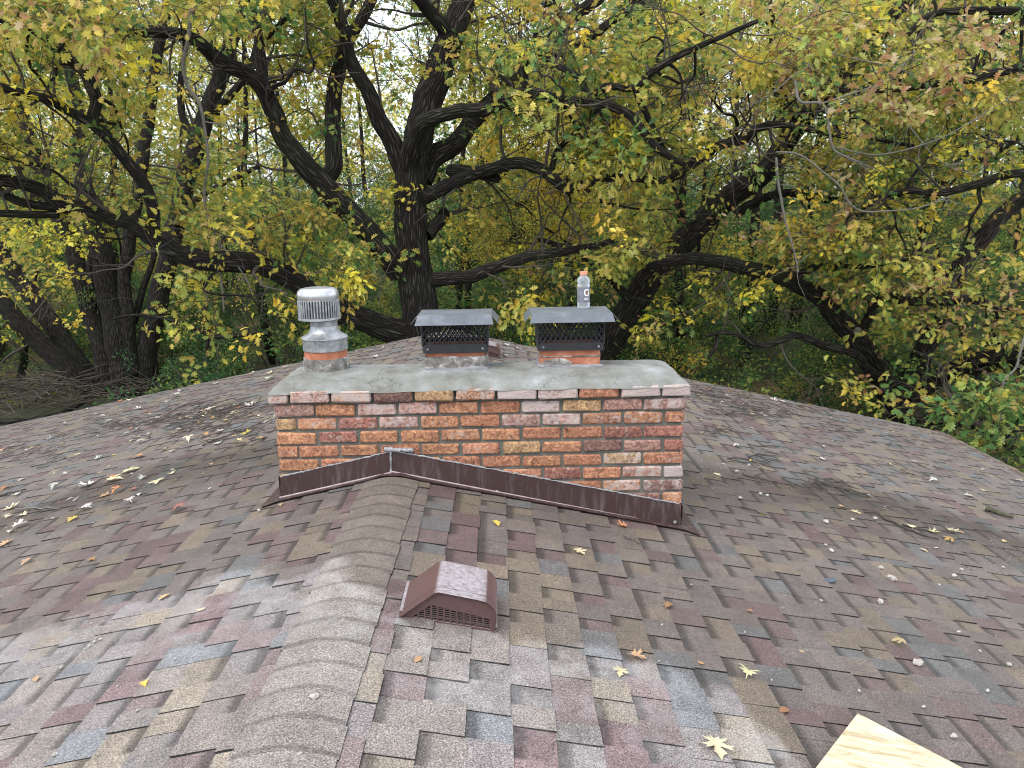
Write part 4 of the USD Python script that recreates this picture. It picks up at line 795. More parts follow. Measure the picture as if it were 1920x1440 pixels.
# the gaps where the photograph looks through to the sky, as directions from the camera
GAPS = [(760, 110, 75, 110, .8), (400, 190, 120, 120, .6), (690, 230, 50, 70, .7), (560, 190, 50, 120, .5), (950, 25, 70, 50, .75), (1375, 200, 45, 80, .75), (1850, 60, 60, 50, .6), (260, 330, 70, 60, .45), (700, 60, 60, 60, .7), (300, 80, 60, 50, .45), (500, 290, 60, 60, .45)]
OPEN = [(1010, 370, 110, 130, .8), (1240, 210, 60, 70, .6)]   # where the yellow elm shows between the oak's limbs
def kept(p, r_):
    x, y = project(p)
    if p[1] < 17.2:
        for gx_, gy_, rx, ry, st in OPEN:
            if ((x - gx_) / rx) ** 2 + ((y - gy_) / ry) ** 2 < 1 and r_.random() < st: return False
    for gx_, gy_, rx, ry, st in GAPS:
        e = ((x - gx_) / rx) ** 2 + ((y - gy_) / ry) ** 2
        if e < 1.3 and r_.random() < st * min(1, 1.6 - e): return False
    return True
LIMBPX = []; TREES = []
class Tree:
    def __init__(self, name, label, cat, base, bark=OAK, group=None, seed=1):
        self.base = np.array(base, float); self.p = thing(name, label, cat, group=group); self.bark = bark; self.r = np.random.default_rng(seed); self.limbs = []; self.sprays = []; self.tw = MB(); self.br = MB(); self.bruv = []
    def limb(self, pts, name='limb', bark=None, sides=None, grow=True, wig=1.0, bump=.1):
        """pts: rows of px, py, radius px, depth y"""
        if self.bark is DEAD: pts = [(a, b, c * .58, y + 1.2) for a, b, c, y in pts]
        P = np.array([[*aty(a, b, y), r_ / F * ((aty(a, b, y) - C) @ FW)] for a, b, r_, y in pts]); Q = spline(P, 8); r0 = Q[:, 3].max()
        w = np.stack([meshkit.fbm(Q[:, :3] * 1.6 + k * 31.7, 3, k + 3) - .5 for k in range(3)], 1) * min(r0 * 1.1, .12) * wig; w[0] *= .2; w[-1] *= .2
        Q[:, :3] += w; return self.limb3(Q, name, bark, sides, grow, bump)
    def limb3(self, Q, name='limb', bark=None, sides=None, grow=True, bump=.1):
        r0 = Q[:, 3].max(); v, f, uv = tube(Q[:, :3], np.maximum(Q[:, 3], .003), sides or (20 if r0 > .2 else 14 if r0 > .1 else 9), bump, len(self.limbs) + 5)
        obj(name, (v, f), bark or self.bark, self.p, smooth=True, uv=uv)
        if r0 > .02:
            for q in Q[::2]: a, b = project(q[:3]); LIMBPX.append((a, b, q[3] / ((q[:3] - C) @ FW) * F, (q[:3] - C) @ FW))
        if grow: self.limbs.append(Q)
        return Q
    def crooked(self, Q, n, lo, hi, up=.1, away=.1):
        """long crooked side branches without leaves of their own"""
        r_ = self.r; made = []
        for _ in range(n):
            i = int((.12 + .8 * r_.random()) * (len(Q) - 2)); d = nrm(Q[i + 1, :3] - Q[i, :3]); o = r_.normal(0, 1, 3) * [1, .6, 1]; o -= d * (o @ d); o = nrm(nrm(o) + d * .5 + np.array([0, away, up])); ln = r_.uniform(lo, hi); P = [Q[i, :3]]
            for k in range(9): o = nrm(o + r_.normal(0, .34, 3) + [0, 0, .03]); P.append(P[-1] + o * ln / 9)
            P = np.array(P); r0 = min(.5 * Q[i, 3], r_.uniform(.02, .042)); W = spline(np.column_stack([P, np.linspace(r0, .007, len(P))]), 4); self.limb3(W, 'limb', sides=7, grow=False, bump=.15); made.append(W)
            for _ in range(3):
                j = r_.integers(8, len(W) - 4); o2 = nrm(nrm(W[j + 1, :3] - W[j, :3]) + r_.normal(0, .7, 3)); P2 = [W[j, :3]]; l2 = ln * r_.uniform(.25, .5)
                for k in range(5): o2 = nrm(o2 + r_.normal(0, .35, 3)); P2.append(P2[-1] + o2 * l2 / 5)
                W2 = spline(np.column_stack([np.array(P2), np.linspace(min(W[j, 3] * .7, .016), .005, 6)]), 3); v, f, _ = tube(W2[:, :3], W2[:, 3], 5, cap=False); self.br.add(v, f); made.append(W2)
        return made
    def twigs(self, Q, n_sec, lo, hi, mixd, shape='oak', sc=1.0, back=.0, t0=.25, up=.25, nter=6, per=2):
        r_ = self.r; n = len(Q)
        for _ in range(n_sec):
            i = int((t0 + (1 - t0) * r_.random() ** .8) * (n - 2)); a = Q[i, :3]; d = nrm(Q[min(i + 1, n - 1), :3] - Q[max(i - 1, 0), :3])
            o = r_.normal(0, 1, 3); o -= d * (o @ d) * .6; o = nrm(o); o = nrm(o * np.array([1, .8, 1]) + np.array([0, back, up]) + d * .35)
            ln = r_.uniform(lo, hi); P = [a]; dd = o
            for k in range(6): dd = nrm(dd + r_.normal(0, .22, 3) + np.array([0, 0, .02])); P.append(P[-1] + dd * ln / 6)
            P = spline(np.array(P), 3); rr = np.linspace(min(.34 * Q[i, 3], .012 + .012 * ln), .005, len(P)); v, f, uv = tube(P, rr, 6, .15, int(r_.integers(99)), cap=False); self.br.add(v, f)
            for _ in range(nter):
                j = int((.25 + .75 * r_.random()) * (len(P) - 2)); d2 = nrm(P[j + 1] - P[j]); o2 = nrm(d2 * .7 + r_.normal(0, .6, 3)); l2 = r_.uniform(.3, .9) * min(1, ln * .7); e = P[j] + o2 * l2; mdl = P[j] + o2 * l2 * .5 + r_.normal(0, .05, 3)
                v, f, _ = tube([P[j], mdl, e], [.006, .0045, .0025], 4, cap=False); self.tw.add(v, f)
                for q in range(per):
                    p = (P[j], mdl, e)[2 - q % 2] + r_.normal(0, .06, 3)
                    if kept(p, r_): self.sprays.append(spray(p, o2, r_, sc, shape, pick(r_, mixd)))
    def patch(self, px, py, rx, ry, y, th, n, mixd, shape='oak', sc=1.0, gaps=True, hole=.42):
        """n leafy sprays in an ellipsoid round a point, in clumps, each hung on a thin twig"""
        r_ = self.r; c = aty(px, py, y); k = ((c - C) @ FW) / F; n = int(n * (.95 if shape == 'oak' and gaps and px > 1150 else 1.0)); made = 0; tries = 0
        while made < n and tries < n * 9:
            tries += 1; o = r_.normal(0, 1, 3); o = nrm(o) * r_.random() ** .45; p = c + o * np.array([rx * k, th, ry * k])
            if meshkit.fbm(p[None] * .75, 3, 17)[0] < hole + .03 * (.9 + .2 * r_.random()) or (gaps and not kept(p, r_)): made += .25; continue
            d = nrm(o * np.array([1, .6, .3]) + r_.normal(0, .4, 3)); self.sprays.append(spray(p, d, r_, sc, shape, pick(r_, mixd))); made += 1
            if r_.random() < .3: v, f, _ = tube([p - d * .5 * sc + r_.normal(0, .12, 3), p - d * .2, p], [.006, .004, .003], 3, cap=False); self.tw.add(v, f)
    def done(self): TREES.append(self)
    def emit(self, kd, lp):
        if self.sprays:
            P = np.array([s_[0] for s_ in self.sprays]); v = P - C; w = v @ FW; xy = np.stack([960 + F * (v @ RT) / w, 720 - F * (v @ UP) / w], 1); keep = []
            for k, near in enumerate(kd.query_ball_point(xy, 62)):
                hit = False
                for q in near:
                    if lp[q, 3] > w[k] - .15 and lp[q, 2] > 3.2 and math.hypot(lp[q, 0] - xy[k, 0], lp[q, 1] - xy[k, 1]) < lp[q, 2] * 1.6 + 22: hit = lp[q, 2] > 7 or self.r.random() < .6; break
                if not hit or self.r.random() < .1: keep.append(k)
            self.sprays = [self.sprays[k] for k in keep]
        if self.br.n: tag(self.br.build('branches', TWIG, self.p, smooth=True), kind='stuff')
        if self.tw.n: tag(self.tw.build('twigs', TWIG, self.p), kind='stuff')
        leaves_of(self.p, self.sprays)

YG = dict(yg=6, mix=2, y=1.8, g=2.4); YGB = dict(yg=5, mix=2.2, br=1.2, g=2.6, y=1.4); GY = dict(g=4, yg=3, mix=1.5, dg=1)
# --- the big oak behind the chimney
T = Tree('oak_tree', 'big dark oak with thick crooked limbs right behind the chimney', 'tree', aty(800, 700, 14), seed=3)
trunk = T.limb([(806, 760, 42, 14), (798, 660, 37, 14), (786, 570, 34, 14), (775, 480, 31, 14), (769, 400, 30, 14), (771, 335, 33, 14), (778, 290, 30, 14)], 'trunk', sides=32, grow=False, wig=.4, bump=.16)
oak = [
 [(758, 330, 18, 14), (742, 280, 18, 14), (715, 225, 16, 13.9), (690, 170, 14, 13.8), (660, 120, 13, 13.7), (642, 60, 12, 13.6), (625, 0, 12, 13.5), (612, -70, 10, 13.4)],
 [(780, 310, 28, 14), (785, 250, 27, 14.1), (802, 190, 28, 14.2), (824, 130, 26, 14.3), (848, 70, 25, 14.4), (866, 10, 22, 14.5), (890, -80, 19, 14.5)],
 [(848, 72, 16, 14.4), (830, 45, 14, 14.2), (812, 25, 13, 14.1), (783, -6, 12, 13.9), (750, -50, 11, 13.7)],
 [(765, 320, 19, 13.9), (775, 265, 17, 13.6), (797, 226, 14, 13.3), (850, 210, 13, 13.1), (905, 203, 13, 12.9), (955, 187, 12, 12.8), (990, 172, 11, 12.8), (1057, 187, 10, 12.6), (1107, 190, 9, 12.5), (1173, 213, 8.5, 12.3), (1207, 247, 8, 12.2), (1240, 283, 7, 12.1), (1285, 310, 5, 12)],
 [(988, 172, 7, 12.8), (986, 135, 6, 12.7), (993, 95, 5, 12.5), (1005, 60, 4, 12.3)],
 [(1107, 188, 7, 12.5), (1090, 150, 6, 12.7), (1060, 128, 6, 12.9), (1030, 118, 5, 13)],
 [(1107, 186, 7.5, 12.5), (1140, 162, 7.5, 12.3), (1187, 163, 7, 12.2), (1227, 130, 7, 12), (1280, 100, 6.5, 11.8), (1340, 75, 5, 11.6), (1420, 40, 4, 11.4)],
 [(1190, 165, 6, 12.2), (1205, 200, 6, 12.3), (1225, 240, 5, 12.4), (1250, 290, 4, 12.5)],
 [(790, 335, 22, 14.1), (815, 292, 21, 14.3), (855, 267, 18, 14.5), (890, 223, 16, 14.7), (932, 180, 15, 15), (962, 143, 14, 15.2), (990, 112, 13, 15.4), (1033, 77, 13, 15.6), (1073, 33, 12, 15.8), (1125, -5, 11, 16)],
 [(997, 130, 9, 15.4), (1057, 92, 9, 15.2), (1100, 72, 8, 15), (1150, 40, 8, 14.8), (1195, 12, 7, 14.6), (1260, -20, 6, 14.4)],
 [(1060, 60, 6, 15.6), (1015, 20, 5, 15.8), (985, -20, 4, 16)],
 [(785, 372, 14, 14), (850, 342, 13, 13.8), (905, 320, 12, 13.6), (960, 308, 11.5, 13.4), (1010, 316, 11, 13.3), (1035, 332, 10.5, 13.2), (1062, 350, 10, 13.2), (1090, 345, 9, 13.1), (1130, 335, 8, 13), (1180, 334, 7.5, 12.9), (1238, 341, 7, 12.8)],
 [(845, 318, 12, 13.9), (880, 322, 11, 13.8), (935, 335, 8, 13.7)],
 [(1034, 318, 6, 13.3), (1048, 280, 5.5, 13.3), (1080, 248, 5, 13.2), (1098, 222, 4.5, 13.1), (1130, 202, 4, 13)],
 [(745, 520, 20, 14), (722, 475, 22, 13.9), (682, 428, 22, 13.8), (635, 378, 22, 13.7), (585, 322, 20, 13.6), (533, 262, 18, 13.5), (515, 215, 17, 13.5), (492, 167, 16, 13.4), (467, 143, 15, 13.4), (423, 121, 14, 13.3), (383, 88, 13, 13.2), (333, 64, 11, 13.1), (277, 57, 11, 13), (217, 61, 9, 12.9)],
 [(600, 345, 16, 13.7), (627, 310, 16, 13.8), (622, 233, 15, 14), (630, 150, 14, 14.2), (655, 75, 12, 14.4), (698, 0, 10, 14.6), (720, -60, 8, 14.8)],
 [(497, 165, 11, 13.4), (490, 120, 10.5, 13.6), (486, 83, 10, 13.8), (477, 43, 9.5, 14), (465, -5, 9, 14.2), (460, -60, 7, 14.3)],
 [(500, 70, 5, 13.8), (520, 50, 5, 13.7), (540, 30, 4, 13.6)],
 [(775, 640, 30, 14), (745, 622, 26, 13.9), (700, 608, 23, 13.7), (640, 583, 22, 13.5), (575, 542, 20, 13.2), (520, 508, 20, 13), (465, 493, 20, 12.8), (380, 488, 20, 12.6), (335, 471, 19, 12.5), (292, 444, 18, 12.4), (242, 415, 17, 12.3), (180, 395, 15, 12.2), (120, 384, 14, 12.1), (85, 358, 13, 12), (35, 342, 12, 11.9), (-60, 335, 11, 11.8)],
 [(290, 432, 12, 12.4), (287, 400, 11.5, 12.4), (267, 340, 11.5, 12.3), (233, 292, 11, 12.2), (200, 255, 11, 12.1), (177, 233, 11, 12), (181, 187, 10, 12), (167, 150, 9.5, 11.9), (140, 120, 9, 11.9), (110, 90, 9, 11.8), (77, 60, 8.5, 11.7), (33, 38, 8, 11.6), (-40, 25, 7, 11.5)],
 [(172, 234, 9, 12), (127, 207, 9, 11.9), (90, 187, 8.5, 11.7), (50, 177, 8, 11.6), (0, 163, 8, 11.5), (-60, 150, 7, 11.4)],
 [(110, 402, 7, 12.1), (67, 401, 7, 12), (0, 400, 7, 11.9), (-40, 402, 6, 11.8)],
 [(120, 390, 8, 12.1), (43, 380, 8, 12), (0, 361, 8, 11.9), (-50, 345, 7, 11.8)],
 [(800, 525, 15, 14), (850, 521, 13, 14), (880, 519, 13, 13.9), (928, 505, 12, 13.8), (976, 486, 11, 13.7), (1030, 476, 9, 13.6), (1090, 468, 7, 13.5), (1150, 455, 5, 13.4)],
 [(800, 440, 14, 14), (826, 412, 12, 14.1), (833, 400, 10, 14.1)],
 [(640, 600, 14, 13.6), (600, 560, 11, 13.4), (560, 520, 9, 13.2), (520, 510, 6, 13)],
]
Qs = [T.limb(l) for l in oak]
rr = [.0, .25, .25, .3, .3, .2, .2, .2, .3, .3, .3, .35, 0, .2, .35, .3, .2, .2, .3, .3, .2, .2, .2, .3, 0, 0]
for k in (3, 6, 8, 9, 10, 11, 14, 18, 19): T.crooked(Qs[k][len(Qs[k]) // 3:], 4, .9, 2.4)
for k, Q in enumerate(Qs):
    L_ = np.linalg.norm(np.diff(Q[:, :3], axis=0), axis=1).sum(); T.twigs(Q, int(3 + L_ * 2.0), .7, 2.0, YG, 'oak', 1.0, .3, .25 if k < 24 else .6)
for a in ((90, 120, 200, 110, 12.5, 1.2, 150), (330, 250, 180, 110, 13.5, 1.2, 120), (200, 330, 190, 80, 12.8, 1, 120), (560, 400, 110, 90, 13.5, 1, 70), (690, 520, 70, 50, 13, .8, 30), (620, 510, 60, 30, 12.6, .6, 36), (450, 440, 130, 40, 12.6, .8, 60), (1120, 60, 130, 70, 13.5, 1, 100), (930, 130, 70, 80, 14.2, 1, 40), (1180, 260, 120, 70, 12.6, 1, 50), (280, 20, 220, 40, 12, 1, 70), (560, 60, 90, 80, 14, 1, 30), (700, 420, 80, 60, 13.6, .7, 26), (650, 570, 70, 40, 12.8, .5, 34)):
    T.patch(*a, YG)
T.patch(120, 20, 140, 35, 10.5, .6, 36, dict(br=3, yg=2, mix=2)); T.patch(850, 160, 16, 18, 13.2, .3, 3, dict(br=2, yg=1), gaps=False); T.patch(320, 425, 60, 28, 12, .4, 16, dict(g=3, mix=2))
T.done()
# --- grey dead branch hanging in front
T = Tree('hanging_dead_branch', 'bare grey dead branch hanging down from the oak on the left', 'branch', aty(360, 0, 11.5), DEAD, seed=4)
T.limb([(362, -40, 7, 11.6), (354, 67, 7, 11.6), (344, 117, 6.5, 11.6), (352, 160, 6, 11.6), (372, 190, 5.5, 11.5), (383, 233, 5, 11.5), (391, 300, 4.5, 11.5), (384, 367, 4, 11.5), (393, 413, 4, 11.5), (412, 460, 3.5, 11.5), (414, 520, 3, 11.5), (420, 585, 2, 11.5)], 'stem', grow=False, bump=.2)
T.limb([(412, 455, 3, 11.5), (440, 490, 2.5, 11.4), (462, 525, 2, 11.4), (475, 555, 1.3, 11.3)], 'twig', grow=False); T.limb([(384, 228, 2.5, 11.5), (420, 235, 2, 11.4), (460, 240, 1.5, 11.3)], 'twig', grow=False)
T.done()
# --- leaning oak to the right of the bottle
T = Tree('oak_tree', 'oak leaning to the upper right, its trunk rising behind the bottle', 'tree', aty(1130, 700, 17), seed=5)
T.limb([(1105, 760, 28, 17), (1150, 640, 26, 17), (1192, 560, 25, 17), (1238, 503, 24, 17), (1300, 430, 23, 17), (1350, 385, 22, 17), (1420, 330, 21, 17), (1447, 303, 20, 17), (1500, 230, 18, 17), (1532, 195, 17, 17), (1600, 120, 15, 17), (1660, 52, 14, 17), (1730, -40, 12, 17)], 'trunk', grow=True, sides=24, bump=.14)
lean = [
 [(1380, 402, 9, 17), (1430, 370, 8, 16.8), (1487, 363, 8, 16.6), (1530, 370, 7.5, 16.4), (1590, 377, 6, 16.2), (1650, 372, 4, 16)],
 [(1240, 341, 7, 15.6), (1280, 311, 10, 15.5), (1323, 290, 9.5, 15.4), (1347, 273, 9, 15.2), (1397, 263, 8, 15), (1423, 240, 7, 14.8), (1463, 233, 6.5, 14.6), (1513, 243, 6, 14.4), (1580, 257, 5, 14.2), (1647, 263, 4, 14), (1713, 273, 3, 13.8)],
 [(1180, 560, 9, 16.8), (1120, 500, 7, 16.6), (1070, 470, 6, 16.5), (1010, 450, 4, 16.4)],
 [(1500, 232, 8, 17), (1460, 190, 7, 16.8), (1440, 130, 6, 16.6), (1450, 60, 5, 16.4), (1440, -10, 4, 16.3)],
 [(1560, 165, 7, 17), (1600, 175, 6, 16.6), (1650, 160, 6, 16.2), (1720, 165, 5, 15.8), (1790, 150, 4, 15.5)],
 [(1300, 430, 7, 17), (1270, 380, 6, 17.2), (1262, 320, 6, 17.4), (1300, 210, 5, 17.6), (1320, 110, 4, 17.8), (1315, 0, 4, 18)],
]
for l in lean: T.limb(l)
T.crooked(T.limbs[0][30:], 12, 1.5, 3.4)
for Q in list(T.limbs)[1:]: T.crooked(Q, 5, 1.0, 2.8)
for Q in T.limbs: L_ = np.linalg.norm(np.diff(Q[:, :3], axis=0), axis=1).sum(); T.twigs(Q, int(2 + L_ * 1.9), .8, 2.2, YGB, 'oak', 1.05, .2, .2)
for a in ((1330, 400, 90, 60, 16, 1, 60), (1560, 300, 130, 80, 15.6, 1.2, 70), (1230, 400, 70, 60, 16, 1, 50), (1180, 470, 70, 40, 15.5, .8, 50)): T.patch(*a, YGB)
for a in ((1400, 110, 130, 110, 15.5, 1.5, 120), (1560, 90, 140, 100, 15, 1.5, 130), (1780, 120, 140, 100, 15.5, 1.5, 90)): T.patch(*a, dict(br=4, yg=4, mix=2, y=1))
T.done()
# --- forked oak at the right, behind the rake corner
T = Tree('oak_tree', 'low forked oak with a sawn-off stub at the right corner of the roof', 'tree', aty(1690, 790, 14.5), seed=7)
T.limb([(1716, 860, 24, 14.5), (1700, 800, 24, 14.5), (1680, 755, 22, 14.5), (1657, 725, 20, 14.4), (1640, 683, 20, 14.3), (1613, 645, 20, 14.2), (1580, 607, 20, 14.1), (1547, 566, 18, 14), (1500, 537, 15, 13.9), (1445, 514, 14, 13.8), (1380, 497, 13, 13.7), (1315, 485, 12, 13.6), (1270, 487, 10, 13.5), (1215, 500, 7, 13.4)], 'trunk', grow=True, sides=24, bump=.16)
forked = [
 [(1690, 775, 22, 14.5), (1702, 725, 19, 14.6), (1716, 690, 18, 14.7), (1740, 640, 17, 14.8), (1760, 600, 17, 14.9), (1775, 560, 16, 15), (1800, 500, 16, 15.1), (1848, 437, 16, 15.2), (1895, 392, 15, 15.3), (1970, 335, 14, 15.4)],
 [(1690, 728, 10, 14.3), (1630, 693, 9, 14), (1600, 663, 8.5, 13.8), (1547, 650, 8, 13.6), (1497, 630, 7, 13.5), (1477, 633, 6.5, 13.4), (1440, 646, 6, 13.3), (1412, 643, 5.5, 13.2), (1390, 630, 5, 13.1), (1357, 623, 4.5, 13), (1325, 630, 3, 12.9)],
 [(1343, 624, 3, 13), (1342, 650, 3.5, 12.9), (1328, 672, 3, 12.8)],
 [(1712, 740, 18, 14.4), (1760, 708, 16, 14), (1810, 683, 15, 13.6), (1863, 664, 14, 13.2), (1925, 659, 14, 12.9), (2000, 655, 13, 12.6)],
 [(1790, 700, 8, 13.8), (1850, 690, 8, 13.4), (1925, 683, 7, 13)],
 [(1610, 640, 9, 14.2), (1647, 562, 9, 14.2), (1697, 563, 9, 14), (1747, 567, 9, 13.8), (1813, 563, 8, 13.6), (1863, 573, 8, 13.4), (1940, 592, 7, 13.2)],
 [(1490, 520, 8, 13.9), (1530, 500, 7, 13.7), (1563, 501, 7, 13.5), (1613, 500, 6, 13.3), (1680, 490, 5, 13.1), (1740, 470, 3, 13)],
 [(1720, 470, 9, 17), (1722, 460, 9, 17), (1740, 390, 8.5, 17), (1770, 340, 8, 17), (1793, 290, 8, 17), (1797, 200, 8, 17), (1800, 120, 7, 17), (1830, 40, 6, 17), (1850, -30, 5, 17)],
 [(1795, 200, 6, 17), (1770, 160, 6, 17), (1740, 110, 5, 17), (1735, 40, 4, 17)], [(1800, 150, 6, 17), (1850, 110, 6, 16.8), (1880, 60, 5, 16.6), (1935, 20, 4, 16.4)],
 [(1793, 290, 7, 17), (1840, 300, 6, 16.8), (1880, 285, 6, 16.6), (1940, 230, 5, 16.4)],
 [(1990, 110, 9, 13), (1900, 130, 8, 13), (1850, 140, 8, 13), (1800, 150, 7, 13), (1700, 165, 6, 13.2), (1620, 170, 4, 13.4)],
 [(1990, 18, 9, 12.8), (1880, 20, 8, 12.8), (1790, 20, 7, 12.9), (1740, 30, 6, 13), (1700, 65, 5, 13)],
 [(1985, 320, 8, 12.6), (1900, 325, 8, 12.8), (1830, 345, 8, 13), (1760, 360, 7, 13.2), (1690, 360, 6, 13.4), (1620, 390, 4, 13.6)],
 [(1730, 790, 12, 14), (1775, 790, 9, 13), (1830, 800, 8, 12), (1890, 835, 7, 11), (1960, 880, 6, 10.5)],
]
for l in forked: T.limb(l)
m_ = trimesh.creation.cylinder(radius=.085, height=.2, sections=20); d = nrm([-.1, -1, .25]); m_.apply_transform(trimesh.geometry.align_vectors([0, 0, 1], d)); m_.apply_translation(aty(1604, 622, 14.02)); obj('sawn_stub', m_, OAK, T.p, smooth=40)
m_ = trimesh.creation.cylinder(radius=.072, height=.012, sections=20); m_.apply_transform(trimesh.geometry.align_vectors([0, 0, 1], d)); m_.apply_translation(aty(1604, 622, 14.02) + d * .1); obj('cut_face', m_, DEAD, T.p, smooth=40)
for Q in list(T.limbs)[4:]: T.crooked(Q, 4, 1.0, 2.6)
for k, Q in enumerate(T.limbs): L_ = np.linalg.norm(np.diff(Q[:, :3], axis=0), axis=1).sum(); T.twigs(Q, int((2 + L_ * 1.8) * (.3 if k in (2, 3) else 1)), .7, 2.0, dict(g=4, mix=2, yg=.6) if k == len(T.limbs) - 1 else YGB, 'oak', 1.0, .15, .25)
for a in ((1600, 450, 130, 80, 13, 1, 120), (1760, 500, 150, 90, 13, 1, 170), (1850, 600, 90, 60, 13.2, .8, 70), (1700, 620, 100, 50, 13, .8, 60), (1850, 330, 100, 90, 13.5, 1, 90), (1840, 190, 100, 90, 14, 1, 70), (1700, 330, 120, 90, 14.5, 1.2, 60), (1700, 220, 150, 70, 14, 1, 60), (1480, 450, 90, 60, 14, .8, 50)): T.patch(*a, YGB)
for a in ((1800, 790, 90, 60, 11, .6, 70), (1890, 840, 50, 60, 10.4, .5, 46), (1725, 735, 40, 50, 12, .4, 16), (1690, 745, 30, 30, 12.4, .3, 8)): T.patch(*a, dict(g=5, mix=1.6, yg=.7), sc=1.15, gaps=False, hole=.3)
T.patch(1690, 330, 40, 70, 15, .6, 34, dict(dg=3, g=2), hole=.3); T.patch(1890, 60, 40, 40, 13, .4, 14, dict(dg=3, g=2), hole=.3); T.patch(1560, 400, 60, 30, 14.5, .5, 22, dict(g=3, dg=2), hole=.3)
T.done()
# --- bare grey twigs reaching in at the upper right
T = Tree('bare_grey_branch', 'tangle of bare grey twigs hanging at the upper right in front of the leaves', 'branch', aty(1540, 190, 11), DEAD, seed=9)
for l in ([(1490, 150, 5, 11.2), (1500, 190, 5, 11.1), (1545, 200, 4.5, 11), (1560, 275, 3.5, 10.9), (1590, 295, 3, 10.8), (1640, 318, 1.6, 10.7)], [(1455, 285, 3, 11), (1500, 290, 3.2, 11), (1540, 320, 3.2, 11), (1575, 350, 3, 11), (1590, 378, 3, 11), (1615, 396, 2.8, 11), (1660, 396, 2.4, 11), (1720, 390, 2, 11), (1790, 365, 1.3, 11)], [(1455, 295, 4.5, 11.2), (1458, 340, 4.5, 11.2), (1470, 400, 4, 11.2), (1488, 470, 3, 11.2), (1497, 510, 2, 11.2)],
          [(1540, 195, 3, 11), (1600, 175, 2.6, 10.9), (1660, 150, 2.2, 10.8), (1720, 95, 1.5, 10.7)], [(1560, 275, 2.6, 10.9), (1650, 290, 2.2, 10.8), (1760, 260, 2, 10.7), (1850, 210, 1.6, 10.6), (1930, 160, 1.2, 10.5)], [(1372, 255, 2.6, 11.3), (1378, 275, 2.4, 11.3), (1400, 285, 2, 11.2), (1410, 310, 1.4, 11.2)], [(1290, 230, 2.6, 11.4), (1285, 190, 2.4, 11.4), (1305, 165, 2, 11.3), (1335, 200, 1.6, 11.3), (1365, 235, 1.3, 11.3)], [(1600, 60, 3, 11.4), (1560, 100, 2.6, 11.3), (1490, 140, 2.2, 11.2), (1440, 180, 1.8, 11.2), (1380, 210, 1.2, 11.1)], [(1925, 620, 4, 10.5), (1912, 665, 4, 10.5), (1905, 690, 3.6, 10.5), (1885, 710, 3, 10.5), (1880, 730, 2.5, 10.5)],
          [(1660, 180, 2.2, 10.9), (1700, 230, 2, 10.8), (1760, 300, 1.6, 10.7), (1830, 330, 1.2, 10.6)], [(1480, 60, 2.6, 11.2), (1530, 90, 2.3, 11.1), (1600, 110, 2, 11), (1690, 130, 1.6, 10.9), (1770, 180, 1.2, 10.8)]):
    Q = T.limb(l, 'twig', bark=DEAD, bump=.25, wig=1.6)
    for _ in range(9):
        i = T.r.integers(4, len(Q) - 2); P = [Q[i, :3]]; dd = nrm(Q[i + 1, :3] - Q[i, :3] + T.r.normal(0, .05, 3)); dd = nrm(dd + T.r.normal(0, .7, 3))
        for k in range(4): dd = nrm(dd + T.r.normal(0, .3, 3)); P.append(P[-1] + dd * T.r.uniform(.05, .16))
        v, f, _ = tube(P, [.006, .005, .004, .003, .002], 4, cap=False); T.br.add(v, f)
T.patch(1700, 90, 130, 60, 10.8, .6, 20, dict(br=4)); T.patch(1640, 200, 60, 20, 10.8, .3, 7, dict(br=4)); T.patch(1840, 330, 40, 25, 10.6, .3, 6, dict(br=4)); T.patch(1560, 60, 150, 60, 11.5, .6, 16, dict(br=3, yg=1))
if T.br.n: tag(T.br.build('twiglets', DEAD, T.p, smooth=True), kind='stuff'); T.br = MB()
T.done()
